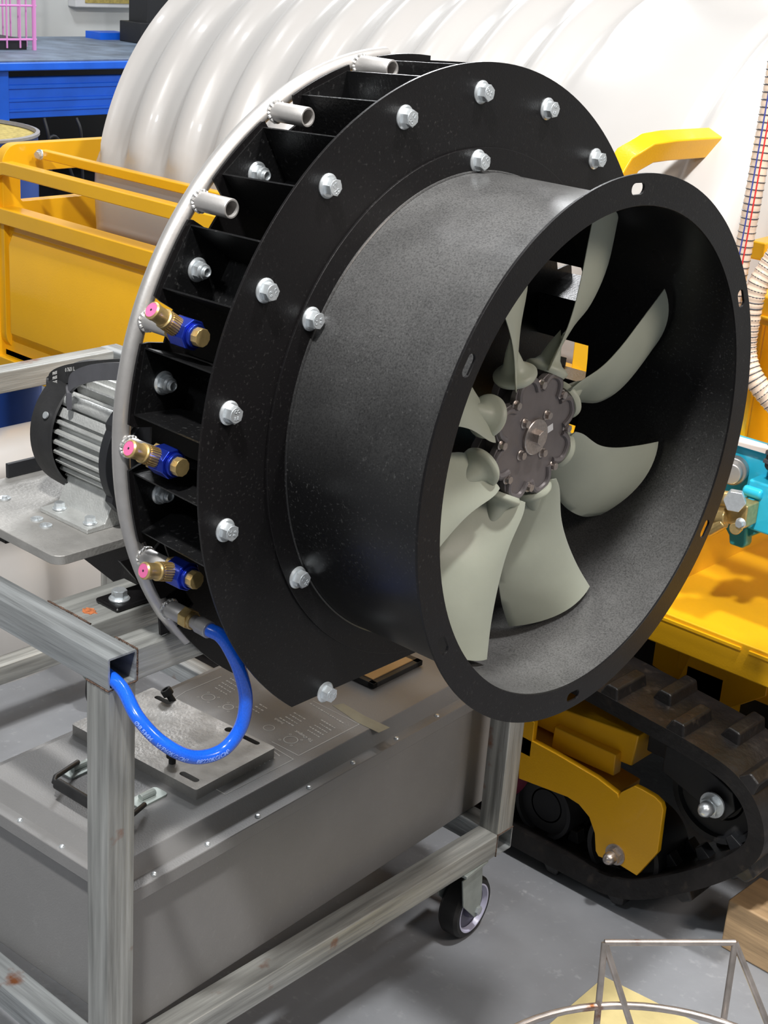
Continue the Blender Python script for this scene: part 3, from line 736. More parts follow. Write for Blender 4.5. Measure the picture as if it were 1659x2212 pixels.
# faded print on the outer face of the loop
def belt_text(st, size, px, py, x0, qx, qy, x1, rise):
    vs, fs = text_geo(st, size, 0.0, 0.00015); P0 = at(px, py, 'x', x0); ex = (at(qx, qy, 'x', x1) - P0).normalized(); n_ = ex.cross(Vector((0, 0, 1))).normalized()
    if n_.dot(CAM_LOC - P0) < 0: n_ = -n_
    build('belt_print', MB().add([P0 + ex * v.x + Vector((0, 0, 1)) * (v.y + rise) + n_ * 0.0060 for v in vs], fs), 'print', belt)
belt_text('0 7631 L', 0.0070, 150, 807, -.285, 190, 801, -.24, .003)
for q in range(3): belt_text('FREE', 0.0050, 122, 816, -.312, 142, 809, -.293, .0045 - q * .006)

# ------------------------------------------------------------------ grey cabinet in the cart
RB = RD(3.0)
BM = Matrix.Translation((-0.036, 0.060, 0)) @ Matrix.Rotation(RB, 4, 'Z')      # local x in [-.345,0], y in [0,.80]
cab = thing('electrical_cabinet', 'grey sheet metal cabinet with a screwed lid lying inside the trolley', 'cabinet', (-.2, .45, -H))
BW, BL_ = 0.345, 0.815
mb = MB().box((-BW + .004, .004, -H), (-.004, BL_ - .004, -.372), BM); build('cabinet_body', mb, 'box', cab, bevel=.002)
mb = MB().box((-BW - .006, -.006, -.372), (.006, BL_ + .006, -.352), BM)
# bevelled raised lid centre
o0, o1 = 0.012, 0.040
rows = [[(-BW + o0, o0, -.352), (-o0, o0, -.352), (-o0, BL_ - o0, -.352), (-BW + o0, BL_ - o0, -.352)], [(-BW + o1 - .012, o1 - .012, -.332), (-o1 + .012, o1 - .012, -.332), (-o1 + .012, BL_ - o1 + .012, -.332), (-BW + o1 - .012, BL_ - o1 + .012, -.332)]]
mb.grid([[Vector(p) for p in r] for r in rows], closed=True, mtx=BM); k = len(mb.v); mb.f.append((k - 4, k - 3, k - 2, k - 1))
build('cabinet_lid', mb, 'box', cab, bevel=.0015)
SCREW = MB().lathe([(.0001, .0028), (.0022, .0026), (.0036, .0015), (.0042, 0)], n=18); me_s = local_mesh('lid_screw', SCREW, 'zinc')
for y in (0.045, 0.138, 0.232, 0.335, 0.43, 0.53, 0.63, 0.73): inst('lid_screw', me_s, BM @ Matrix.Translation((-.003, y, -.352)), cab)
for x in (-.05, -.13, -.215, -.30): inst('lid_screw', me_s, BM @ Matrix.Translation((x, .003, -.352)), cab)
# carrying handle on the lid
mb = MB(); za = -.332
pts = [(-.102 - .155, .05, za + .004), (-.215, .038, za + .018)]
hpts = [at(165, 1650, 'z', za + .008), at(118, 1682, 'z', za + .022), at(116, 1694, 'z', za + .022), at(128, 1705, 'z', za + .022), at(200, 1748, 'z', za + .022), at(262, 1787, 'z', za + .022), at(300, 1758, 'z', za + .008)]
hpts = [at(168, 1646, 'z', za + .012), at(120, 1678, 'z', za + .03), at(116, 1688, 'z', za + .03), at(260, 1775, 'z', za + .03), at(272, 1772, 'z', za + .03), at(312, 1738, 'z', za + .012)]
hnd = build('handle_bail', MB().tube([hpts[0], hpts[1]] + [hpts[2], hpts[3]] + [hpts[4], hpts[5]], 0.0035, n=12), 'rubber', cab, smooth=60)
build('handle_grip', MB().tube([hpts[2].lerp(hpts[3], .06), hpts[2].lerp(hpts[3], .94)], 0.0075, n=18), 'rubber', hnd, smooth=60)
for (px, py) in ((172, 1662), (318, 1725)):
    c = at(px, py, 'z', za); mb = MB().prism(rrect(-.012, -.026, .014, .026, .006), 0, .003, Matrix.Translation(c) @ Matrix.Rotation(RB, 4, 'Z')); mb.tube([c + Vector((0, -.012, .006)), c + Vector((0, .012, .006))], .005, n=10)
    build('handle_bracket', mb, 'casterzinc', hnd, bevel=.0006)
# silk-screened panel printing on the lid (thin raised ink)
zt = -.332 + .0003
def zline(p, q, wd=.0013):
    a, b_ = at(*p, 'z', zt), at(*q, 'z', zt); t = (b_ - a); n2 = Vector((-t.y, t.x, 0)).normalized() * wd / 2
    return [a + n2, b_ + n2, b_ - n2, a - n2]
pr = MB()
for seg in (((400, 1494), (478, 1461)), ((776, 1564), (645, 1632)), ((645, 1632), (587, 1602)), ((776, 1564), (676, 1514)),
            ((583, 1610), (634, 1640)), ((634, 1640), (487, 1716)), ((487, 1716), (451, 1696)), ((400, 1494), (372, 1512))):
    pr.add(zline(*seg), [(0, 1, 2, 3)])
def zring(px, py, r, wd=.0012):
    c = at(px, py, 'z', zt); n3 = 28; vs = [c + Vector((cos(2 * pi * i / n3), sin(2 * pi * i / n3), 0)) * rr for rr in (r - wd, r) for i in range(n3)]
    pr.add(vs, [(i, (i + 1) % n3, n3 + (i + 1) % n3, n3 + i) for i in range(n3)])
for px, py, r, sat in ((450, 1506, .0105, 1), (493, 1527, .0085, 1), (581, 1572, .0088, 0), (628, 1598, .0108, 1)):
    zring(px, py, r)
    if sat:
        c = at(px, py, 'z', zt)
        for a in (0, 90, 180, 270):
            q = c + Vector((cos(RD(a + 48)), sin(RD(a + 48)), 0)) * (r + .005); n3 = 12
            vs = [q + Vector((cos(2 * pi * i / n3), sin(2 * pi * i / n3), 0)) * rr for rr in (.0012, .002) for i in range(n3)]
            pr.add(vs, [(i, (i + 1) % n3, n3 + (i + 1) % n3, n3 + i) for i in range(n3)])
def ztext(st, px, py, size, ux, uy):
    """text on the lid starting at a pixel, running towards world direction (ux, uy)"""
    vs, fs = text_geo(st, size, 0.0, .00022); c = at(px, py, 'z', zt); u = Vector((ux, uy, 0)).normalized(); v2 = Vector((-u.y, u.x, 0))
    pr.add([c + u * v.x + v2 * v.y for v in vs], fs)
ztext('To Output', 678, 1600, .0085, -1, .05); ztext('Switch', 615, 1562, .0075, -1, .05); ztext('Bat', 492, 1688, .010, -1, .05)
def smudge(px, py, n8, ln):                                                 # rows of print too small to read
    for q in range(n8):
        x, y = px + q * 8.5, py - q * 4.8; k = 0.0
        while k < ln:
            st = random.uniform(2.2, 5.5); pr.add(zline((x - k, y - k * .60), (x - k - st, y - (k + st) * .60), .0030 * random.uniform(.5, 1)), [(0, 1, 2, 3)]); k += st + random.uniform(1, 2.2)
smudge(690, 1592, 5, 26); smudge(634, 1568, 4, 26); smudge(490, 1500, 5, 26); smudge(742, 1562, 1, 72); smudge(560, 1540, 3, 14)
for q in range(9): pr.add(zline((505 + q * 10.5, 1664 - q * 5.4), (520 + q * 10.5, 1676 - q * 5.4), .0022), [(0, 1, 2, 3)])
build('panel_print', pr, 'print', cab)
mb = MB().prism([tuple(at(*p, 'z', -.332).xy) for p in ((718, 1524), (742, 1520), (790, 1548), (842, 1572), (818, 1583), (770, 1560))], -.332, -.3316); build('tape_strip', mb, 'tape', cab)

# loose steel plate on the cabinet
lp = thing('slotted_steel_plate', 'thick bare steel plate with slots and black socket screws lying on the grey cabinet', 'plate', (-.22, .3, -.332))
zt1 = -.332 + .016
cA, cB, cD = at(413, 1700, 'z', zt1), at(585, 1605, 'z', zt1), at(232, 1590, 'z', zt1)
cA = Vector((-.112, .234, 0)); ang = RD(4)
PM = Matrix.Translation((cA.x, cA.y, 0)) @ Matrix.Rotation(ang, 4, 'Z')
def slot(cx, cy, ln, w2, an, n=8):
    pts = []
    for s in (1, -1):
        for q in range(n + 1):
            a = -pi / 2 + pi * q / n + (0 if s > 0 else pi); pts.append((s * ln / 2 + w2 * cos(a), w2 * sin(a)))
    return [(cx + x * cos(an) - y * sin(an), cy + x * sin(an) + y * cos(an)) for x, y in pts]
def loc2(px, py): p = PM.inverted() @ at(px, py, 'z', zt1); return p.x, p.y
s1 = loc2(409, 1678); s2 = loc2(540, 1598); s3 = loc2(495, 1576); s4 = loc2(352, 1512)
vs, fs = plate_geo([rrect(-.250, 0, 0, .158, .004), slot(s1[0], s1[1], .024, .005, 0), slot(s2[0], s2[1], .026, .0045, 0), circ(.0068, 20, s3), slot(s4[0], s4[1], .022, .005, 0)], .016)
build('plate', MB().add(vs, fs, PM @ Matrix.Translation((0, 0, -.332))), 'plate', lp, smooth=25)
for px, py, tilt in ((372, 1512, 1), (372, 1648, 0)):
    c = at(px, py, 'z', zt1); d = Vector((-.5, -.4, 1.0)) if tilt else Vector((0, 0, 1)); mt = frame(c, d)
    mb = MB().cyl(.0050, .014, mt, n=18, h0=-.004); mb.lathe([(.0085, .010), (.0085, .019), (.0078, .020), (.0048, .020), (.0048, .015), (.0001, .015)], mt, n=24); build('socket_screw', mb, 'rubber', lp)

pad = thing('framed_tan_panel', 'small tan panel in a black frame lying on the cabinet under the duct', 'panel', (-.19, .69, -.332))
pm = Matrix.Translation((-.172, .655, -.330)) @ Matrix.Rotation(RD(2), 4, 'Z')
build('panel_face', MB().box((-.060, 0, 0), (-.006, .098, .0105), pm), 'brown', pad)
mb = MB(); mb.box((-.008, -.010, 0), (.004, .112, .009), pm); mb.box((-.072, -.010, 0), (-.060, .112, .009), pm); mb.box((-.072, -.010, 0), (.004, 0, .009), pm); mb.box((-.072, .098, 0), (.004, .112, .009), pm)
build('panel_frame', mb, 'rubber', pad, bevel=.001)

# ------------------------------------------------------------------ tracked carrier behind
car = thing('tracked_carrier', 'yellow tracked carrier with dump bed behind the trolley', 'vehicle', (-.8, 1.5, FZ))
YB = 1.15
def xz(mb, poly, y0, y1): mb.prism(poly, y0, y1, Matrix(((1, 0, 0, 0), (0, 0, 1, 0), (0, 1, 0, 0), (0, 0, 0, 1)))); return mb
def rect_x(mb, x0, x1, y0, y1, z0, z1): return mb.box((x0, y0, z0), (x1, y1, z1))
# bed side panel with pressed recess
mb = MB()
mb.box((-1.96, YB + .030, -.30), (-.20, YB + .036, .08)); mb.box((-1.96, YB, .050), (-.20, YB + .05, .088)); mb.box((-1.96, YB + .006, -.32), (-.20, YB + .05, -.285))
for x in (-1.96, -.23): mb.box((x, YB + .004, -.30), (x + .035, YB + .045, .06))
build('bed_side', mb, 'yellow', car, bevel=.005)
mb = MB(); x0, x1, z0, z1 = -1.885, -.25, -.245, .030
q0 = [(x0, YB + .030, z0), (x1, YB + .030, z0), (x1, YB + .030, z1), (x0, YB + .030, z1)]; q1 = [(x0 + .01, YB + .010, z0 + .028), (x1 - .01, YB + .010, z0 + .028), (x1 - .01, YB + .010, z1 - .030), (x0 + .01, YB + .010, z1 - .030)]
mb.grid([[Vector(p) for p in q0], [Vector(p) for p in q1]], closed=True); mb.f.append((4, 5, 6, 7)); build('side_pressing', mb, 'yellow', car, bevel=.003)
# bed floor and far side
mb = MB().box((-1.96, YB + .03, -.30), (-.20, 2.55, -.27)); mb.box((-1.96, 2.52, -.30), (-.2, 2.55, .08)); build('bed_floor', mb, 'yellow', car, bevel=.002)
# near guard rail (bent square tube)
def railtube(pts, r=.0155, m='yellow', name='guard_rail', n=4):
    return build(name, MB().tube(pts, r, n=n), m, car, bevel=.003)
railtube([(-1.93, YB + .01, .06), (-1.93, YB + .01, .135), (-1.925, YB + .01, .16), (-1.905, YB + .01, .178), (-1.87, YB + .01, .185), (-.20, YB + .01, .185)])
railtube([(-1.875, 1.262, .212), (-1.2, 1.262, .212), (-.5, 1.262, .212)], r=.011, name='strap_rail')
inst('bolt', BOLTP, frame((-1.868, 1.250, .212), (.3, -1, 0)), car)
# tailgate with a window
vs, fs = plate_geo([rrect(1.165, -.27, 2.5, .235, .045), rrect(1.215, .098, 1.62, .168, .008)], .03)
build('tailgate', MB().add(vs, fs, Matrix(((0, 0, 1, -1.93), (1, 0, 0, 0), (0, 1, 0, 0), (0, 0, 0, 1)))), 'yellow', car, bevel=.006)
# front hoop
railtube([(-.20, YB + .03, .05), (-.20, YB + .03, .36), (-.196, YB + .038, .41), (-.185, YB + .055, .447), (-.170, YB + .085, .466), (-.16, YB + .12, .470), (-.145, 1.585, .468)], r=.019, name='front_hoop')
# right-hand yellow uprights
p1 = at(1608, 900, 'y', 1.30)
mb = MB(); mb.box((-.030, 1.22, -.28), (-.020, 2.2, .215)); mb.box((-.02, 1.30, -.05), (.052, 1.312, .26)); mb.box((.040, 1.312, -.05), (.052, 1.62, .26)); mb.box((.052, 1.45, -.05), (.20, 1.47, .30)); build('upright_plate', mb, 'yellow', car, bevel=.003)
mb = MB(); mb.box((-.02, 1.27, .215), (.30, 1.33, .262)); mb.box((-.02, 1.262, .225), (.30, 1.27, .232)); build('upright_beam', mb, 'yellow', car, bevel=.003)
railtube([(0.02, 1.30, .325), (.02, 1.85, .338)], r=.015, name='short_rail')
# front deck
mb = MB(); mb.box((-.3, YB, -.283), (.75, 1.90, -.275)); mb.box((-.3, YB, -.336), (.75, YB + .006, -.277)); build('deck', mb, 'yellow', car, bevel=.003)
mb = MB().box((-.1, YB - .004, -.288), (.185, YB + .004, -.283)); mb.box((.20, YB - .004, -.288), (.5, YB + .004, -.283)); build('deck_seam', mb, 'yellow', car)
mb = MB(); xz(mb, [(-.035, -.34), (.035, -.34), (.035, -.455), (-.035, -.44)], 1.26, 1.30); xz(mb, [(.06, -.34), (.20, -.34), (.20, -.40), (.10, -.48), (.045, -.455), (.03, -.44)], 1.24, 1.262); mb.box((.045, 1.24, -.50), (.12, 1.34, -.40)); mb.box((.02, 1.25, -.42), (.5, 1.34, -.35))
build('deck_support', mb, 'yellow', car, bevel=.002)
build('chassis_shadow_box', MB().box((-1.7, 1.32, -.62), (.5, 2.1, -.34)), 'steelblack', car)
# crawler frame: stepped beams and roller plate
YT = 1.00
def rp(*pts): return [((lambda p: (p.x, p.z))(at(px, py, 'y', YT))) for px, py in pts]
def rpy(y, *pts): return [((lambda p: (p.x, p.z))(at(px, py, 'y', y))) for px, py in pts]
e = rpy(YT + .045, (1205, 1533), (1380, 1590), (1364, 1656)); e2 = rpy(YT + .045, (1205, 1590))
mb = xz(MB(), [(-1.3, e[0][1] + .012), (e[0][0], e[0][1] + .004), e[1], e[2], e2[0], (-1.3, e2[0][1])], YT + .045, YT + .115); build('track_beam', mb, 'yellow', car, bevel=.003)
mb = xz(MB(), rpy(YT + .028, (1198, 1571), (1330, 1631), (1325, 1677), (1190, 1617)), YT + .028, YT + .050); build('guide_plate', mb, 'yellow', car, bevel=.002)
g = rpy(YT + .012, (1120, 1585), (1200, 1628), (1290, 1681), (1334, 1715))
mb = xz(MB(), [(-1.3, g[0][1] - .012), (g[0][0], g[0][1] - .001), (g[3][0] - .002, g[3][1] - .001), (g[3][0] - .002, g[3][1] - .03), (-1.3, g[0][1] - .05)], YT + .012, YT + .085); build('track_shelf', mb, 'dustyyellow', car, bevel=.001)
poly = rp((1120, 1585), (1200, 1628), (1290, 1681), (1334, 1715), (1336, 1722), (1340, 1713), (1370, 1698), (1385, 1705), (1414, 1722), (1428, 1736), (1432, 1750), (1420, 1842), (1375, 1892), (1340, 1870), (1292, 1850), (1286, 1838), (1284, 1800), (1272, 1765), (1250, 1738), (1225, 1722), (1120, 1682))
mb = xz(MB(), poly, YT + .0, YT + .012); build('roller_plate', mb, 'yellow', car, bevel=.0015)
mb = MB().box((-1.3, YT + .0, -.56), (-.10, YT + .012, -.47 - .02)); build('roller_plate', mb, 'yellow', car, bevel=.0015)
mb = MB().box((.09, YT + .06, -.485), (.25, YT + .105, -.425)); xz(mb, [(.14, -.44), (.20, -.44), (.27, -.47), (.28, -.50), (.26, -.53), (.14, -.49)], YT + .03, YT + .06); build('tension_arm', mb, 'steelblack', car, bevel=.003)
def domenut(c, name='dome_nut', s=1.0, m='zinc'):
    mt = frame(c, (0, -1, 0)); mb = MB().lathe([(.0001, 0), (.019 * s, 0), (.019 * s, .003 * s), (.0001, .003 * s)], mt, n=28); mb.prism(hexa(.0145 * s), .003 * s, .013 * s, mt)
    mb.lathe([(.0115 * s, .013 * s), (.0108 * s, .022 * s), (.008 * s, .028 * s), (.004 * s, .031 * s), (.0001, .032 * s)], mt, n=24); return build(name, mb, m, car)
pA = at(1540, 1738, 'y', YT + .02); domenut(pA, s=1.15); pR = at(1330, 1845, 'y', YT - .0); domenut(pR, m='hubsteel')
# road rollers and idler
def wheel(c, R, w0, w1, name='road_roller', m='steelblack'):
    mt = frame(c, (0, 1, 0)); mb = MB().lathe([(R * .55, w0 + .012), (R * .86, w0 + .010), (R * .88, w0), (R, w0), (R, w1), (R * .5, w1), (R * .5, w0 + .012), (.0001, w0 + .012)], mt, n=48); return build(name, mb, m, car)
wheel((pR.x + .004, 0, pR.z - .004), .072, YT + .015, YT + .11)
for q in range(1, 7): wheel((pR.x - .17 * q, 0, pR.z + .001), .060, YT + .02, YT + .11)
wheel((pA.x - .008, 0, pA.z), .082, YT + .045, YT + .12, 'idler_wheel')
# rubber track loop
zi = FZ + .050
path = [(-1.5, zi), (-.9, zi), (-.3, zi), (.02, zi), (.10, zi + .006), (.155, zi + .030), (.23, zi + .085), (.29, zi + .14), (.326, zi + .190), (.324, zi + .232), (.295, zi + .270), (.24, zi + .292), (.10, zi + .308), (-.1, zi + .322), (-.6, zi + .335), (-1.4, zi + .34), (-1.58, zi + .25), (-1.62, zi + .10)]
PT = catmull([(x, 0, z) for x, z in path], 10, closed=True)
def off(i, d):
    t = (PT[(i + 1) % len(PT)] - PT[i - 1]).normalized(); n4 = Vector((t.z, 0, -t.x)); return PT[i] + n4 * d
rows = []
for i in range(len(PT)):
    a = off(i, -.006); b2 = off(i, .026)
    rows.append([Vector((a.x, YT - .005, a.z)), Vector((b2.x, YT - .012, b2.z)), Vector((b2.x, YT + .14, b2.z)), Vector((a.x, YT + .14, a.z))])
mb = MB().grid(rows + [rows[0]], closed=True); trk = build('rubber_track', mb, 'track', car, bevel=0, smooth=40)
# lugs, two staggered rows, each its own piece
cumt = [0]
for i in range(1, len(PT) + 1): cumt.append(cumt[-1] + (PT[i % len(PT)] - PT[i - 1]).length)
tot = cumt[-1]; nl = 66
for q in range(nl):
    s = tot * q / nl
    i = next(i for i in range(len(PT)) if cumt[i + 1] >= s); f = (s - cumt[i]) / (cumt[i + 1] - cumt[i])
    p = PT[i].lerp(PT[(i + 1) % len(PT)], f); t = (PT[(i + 1) % len(PT)] - PT[i]).normalized(); n4 = Vector((t.z, 0, -t.x))
    y0, y1 = (YT - .012, YT + .08) if q % 2 else (YT + .05, YT + .14)
    base = p + n4 * .020
    vs = []
    for yy, sh in ((y0, 0), (y1, 0)):
        for a, h in ((-.020, 0), (.020, 0), (.011, .024), (-.011, .024)): vs.append(Vector((0, yy + (0.006 if h and yy == y0 else 0), 0)) + base + t * a + n4 * h)
    lug = MB().add(vs, [(0, 1, 2, 3), (7, 6, 5, 4), (0, 4, 5, 1), (1, 5, 6, 2), (2, 6, 7, 3), (3, 7, 4, 0)]); build('track_lug', lug, 'track', trk, bevel=.004)

# inner guide teeth
for q in range(0, 60):
    s = tot * q / 60; i = next(i for i in range(len(PT)) if cumt[i + 1] >= s); f = (s - cumt[i]) / (cumt[i + 1] - cumt[i])
    p = PT[i].lerp(PT[(i + 1) % len(PT)], f); t = (PT[(i + 1) % len(PT)] - PT[i]).normalized(); n4 = Vector((-t.z, 0, t.x))
    if p.x < -.25: continue
    for yy in (YT + .04, YT + .10):
        vs = []
        for y5 in (yy, yy + .022):
            for a, h in ((-.014, -.002), (.014, -.002), (.007, .028), (-.007, .028)): vs.append(Vector((0, y5, 0)) + p + t * a + n4 * h)
        build('guide_tooth', MB().add(vs, [(0, 1, 2, 3), (7, 6, 5, 4), (0, 4, 5, 1), (1, 5, 6, 2), (2, 6, 7, 3), (3, 7, 4, 0)]), 'steelblack', trk, bevel=.002)

# ------------------------------------------------------------------ water tank
tank = thing('water_tank', 'big white ribbed plastic tank lying in the yellow carrier', 'tank', (-.8, 1.9, -.27))
TYc, TZc, TR = 1.895, .11, .60
def tank_off(x):
    """rib relief along the tank"""
    if x < -1.70 or x > -.52: return 0.0
    ph = ((x + 1.61) / .142) % 1.0
    return 0.030 * (math.sin(pi * min(1, ph / 0.62)) ** 0.8 if ph < 0.62 else 0.0)
xs = []
x = -1.76
while x < -.04: xs.append(x); x += 0.0118
def section(x):
    e = 0.0
    if x < -1.66: e = 0.07 * (1 - math.sqrt(max(0, 1 - ((-1.66 - x) / .10) ** 2)))
    if x > -.12: e = 0.06 * (1 - math.sqrt(max(0, 1 - ((x + .12) / .09) ** 2)))
    g = 0.0
    if abs(x + .185) < .016: g = -.014 * (1 - abs(x + .185) / .016)
    if -.50 < x < -.02: g += .020 * math.sin(pi * (x + .50) / .48) ** .5
    pts = []
    n5 = 44
    for i in range(n5 + 1):
        t = RD(104) * (1 - i / n5)                                            # from vertical side to the top
        rr = TR + tank_off(x) * min(1, max(0, (94 - math.degrees(t)) / 10)) + (g if t < RD(88) else g * .3) - e
        y = TYc - rr * sin(t); z = TZc + rr * cos(t)
        pts.append(Vector((x, y, z)))
    low = [Vector((x, 1.40 + e, -.28)), Vector((x, 1.36 + e, -.15)), Vector((x, 1.325 + e, -.06)), Vector((x, 1.298 + e * .8, .03)), Vector((x, 1.288 + e, .10)), Vector((x, 1.286 + e, .17)), Vector((x, 1.290 + e, .215))]
    pts = low + [p for p in pts if p.z > .245]
    mir = [Vector((p.x, 2 * TYc - p.y, p.z)) for p in pts[::-1][1:]]
    return pts + mir
secs = [section(x) for x in xs]
kmin = min(len(s) for s in secs)
def resample(s, n):
    c = [0]
    for i in range(1, len(s)): c.append(c[-1] + (s[i] - s[i - 1]).length)
    out = []; j = 0
    for i in range(n):
        d = c[-1] * i / (n - 1)
        while j < len(c) - 2 and c[j + 1] < d: j += 1
        f = (d - c[j]) / max(1e-9, c[j + 1] - c[j]); out.append(s[j].lerp(s[j + 1], min(1, f)))
    return out
secs = [resample(s, 110) for s in secs]
mb = MB().grid(secs, closed=True); n6 = len(secs[0]); mb.f.append(tuple(range(n6))); mb.f.append(tuple((len(secs) - 1) * n6 + j for j in range(n6 - 1, -1, -1)))
build('tank_shell', mb, 'tank', tank, smooth=60)
mb = MB().lathe([(.20, .70), (.20, .755), (.185, .765), (.0001, .77)], Matrix.Translation((-.35, TYc, 0)), n=48); build('tank_lid', mb, 'tank', tank)

# second white tank on the floor behind the cart
t2 = thing('floor_tank', 'large white plastic tank on the floor behind the trolley, seen below the motor plate', 'tank', (-1.6, .7, FZ))
rows = []
for i in range(60):
    y = -.8 + 2.1 * i / 59; bulge = .018 * (0.5 + 0.5 * sin(y * 19)); e = 0.16 * max(0, (abs(i - 29.5) - 24) / 6) ** 2
    sec = []
    for px, pz in ((-1.24, FZ), (-1.22, -.62), (-1.235, -.50), (-1.26, -.46), (-1.235, -.42), (-1.24, -.36), (-1.26, -.295), (-1.30, -.262), (-1.38, -.27), (-1.50, -.30), (-1.60, -.36), (-1.63, -.6), (-1.63, FZ)):
        sec.append(Vector((px + (bulge if -1.3 < px else 0) - (e if px > -1.4 else -e), y, pz - (e * .5 if pz > -.4 else 0))))
    rows.append(sec)
mb = MB().grid(rows); mb.f.append(tuple(range(13))); mb.f.append(tuple(59 * 13 + j for j in range(12, -1, -1))); build('tank_shell', mb, 'tank', t2, subsurf=1, smooth=80)

# ------------------------------------------------------------------ pump, hoses, guard
pump = thing('plunger_pump', 'cyan pump with brass valve head on the yellow deck right of the duct', 'pump', (.12, 1.28, -.275))
def A3(px, py, y): return at(px, py, 'y', y)
p0, p1 = A3(1700, 1075, 1.26), A3(1572, 935, 1.30)
yb = at(1600, 936, 'z', .022).y; mb = MB().box((.0, 1.24, -.075), (.34, yb, .022)); build('pump_body', mb, 'cyan', pump, bevel=.010, segs=3)
mb = MB().box((.120, 1.205, -.105), (.34, 1.26, -.020)); mb.box((.124, 1.196, -.10), (.142, 1.215, -.05)); mb.tube([(.115, 1.205, -.040), (.150, 1.205, -.040)], .009, n=12); build('crankcase', mb, 'cyan', pump, bevel=.005)
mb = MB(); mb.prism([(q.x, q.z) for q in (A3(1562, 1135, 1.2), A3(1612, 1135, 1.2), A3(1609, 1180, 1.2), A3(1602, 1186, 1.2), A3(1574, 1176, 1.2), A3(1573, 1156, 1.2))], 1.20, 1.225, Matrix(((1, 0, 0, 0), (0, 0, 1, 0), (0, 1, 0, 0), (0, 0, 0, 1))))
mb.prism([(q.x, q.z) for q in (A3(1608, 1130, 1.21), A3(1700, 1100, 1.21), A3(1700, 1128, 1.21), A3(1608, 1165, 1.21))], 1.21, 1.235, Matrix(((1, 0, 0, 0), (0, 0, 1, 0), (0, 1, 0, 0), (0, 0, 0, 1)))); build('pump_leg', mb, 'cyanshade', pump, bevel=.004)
mb = MB(); q0, q1 = A3(1555, 1085, 1.175), A3(1614, 1140, 1.175)
mb.box((q0.x, 1.165, q1.z), (q1.x, 1.205, q0.z + .012)); mb.tube([A3(1545, 1075, 1.17), A3(1596, 1080, 1.17)], .013, n=20); mb.tube([A3(1535, 1112, 1.165), A3(1572, 1118, 1.165)], .014, n=20); mb.tube([A3(1530, 1148, 1.16), A3(1566, 1128, 1.16)], .010, n=18)
build('brass_head', mb, 'brass', pump, bevel=.003)
mb = MB().cyl(.010, .016, frame(A3(1594, 1137, 1.165), (.2, -1, 0)), n=24); build('valve_cap', mb, 'brass', pump, bevel=.002)
mb = MB().prism(hexa(.0185, .5), 0, .020, frame(A3(1588, 1078, 1.165), (.5, -1, .1))); build('hex_plug', mb, 'zinc', pump, bevel=.0015)
mb = MB().cyl(.024, .02, frame(A3(1588, 1012, 1.235), (.3, -1, 0)), n=32); mb.cyl(.018, .035, frame(A3(1588, 1012, 1.235), (.3, -1, 0)), n=32); build('pressure_dial', mb, 'alu', pump, bevel=.003)
mb = MB().box((.0, at(1610, 967, 'z', .0225).y, .0222), (.34, at(1610, 947, 'z', .0225).y, .0230)); build('pump_label', mb, 'white', pump)
inst('bolt', BSZ, frame(A3(1600, 1130, 1.155), (.1, -1, 0)), pump)

gd2 = thing('vented_engine_guard', 'black slotted engine guard at the right edge beside the cyan pump', 'guard', (.17, 1.25, -.06))
c0 = at(1648, 960, 'y', 1.20)
g0 = at(1640, 1016, 'y', 1.20); gm = Matrix.Translation(g0)
mb = MB().box((0, 0, 0), (.12, .10, .112), gm @ Matrix.Rotation(RD(6), 4, 'Y')); build('guard_shell', mb, 'rubber', gd2, bevel=.014, segs=3)
mb = MB()
for q in range(6): mb.box((.003, -.002, .016 + q * .015), (.014, .004, .022 + q * .015), gm @ Matrix.Rotation(RD(6), 4, 'Y'))
build('guard_slots', mb, 'beltgrey', gd2)

def ribbed(name, label, pts, r, root_loc, stripes=True, pitch=.011):
    th = thing(name, label, 'hose', root_loc)
    P = catmull(pts, 26); c = [0]
    for i in range(1, len(P)): c.append(c[-1] + (P[i] - P[i - 1]).length)
    tot2 = c[-1]
    mb = MB().tube(P, r, n=20, rfun=lambda t: r * (1 + .035 * cos(2 * pi * t * tot2 / pitch))); build('hose', mb, 'clearhose', th, smooth=80)
    rg = MB(); k = int(tot2 / pitch)
    for q in range(k):
        s = tot2 * (q + .5) / k; i = next(i for i in range(len(P) - 1) if c[i + 1] >= s); p = P[i].lerp(P[i + 1], (s - c[i]) / (c[i + 1] - c[i])); t = (P[i + 1] - P[i]).normalized(); mt = frame(p, t)
        rg.tube([mt @ Vector((r * .985 * cos(2 * pi * j / 18), r * .985 * sin(2 * pi * j / 18), 0)) for j in range(18)], .0011, n=5, closed=True)
    build('spiral_wire', rg, 'beltgrey', th)
    if stripes:
        for m, an in (('redline', .15), ('blueline', -.35)):
            sp = []
            for i in range(len(P)):
                t = (P[min(i + 1, len(P) - 1)] - P[max(i - 1, 0)]).normalized(); tc = (CAM_LOC - P[i]).normalized(); n7 = (tc - t * tc.dot(t)).normalized(); sd = n7.cross(t); sp.append(P[i] + (n7 * cos(an) + sd * sin(an)) * r * 1.02)
            build('tracer_stripe', MB().tube(sp, .0012, n=6), m, th)
    return th
ribbed('striped_hose', 'clear ribbed hose with red and blue stripes hanging in front of the white tank', [at(1690, 60, 'y', 1.22), at(1662, 230, 'y', 1.21), at(1632, 400, 'y', 1.20), at(1606, 540, 'y', 1.20), at(1575, 700, 'y', 1.20)], .0135, (.05, 1.2, -.1))
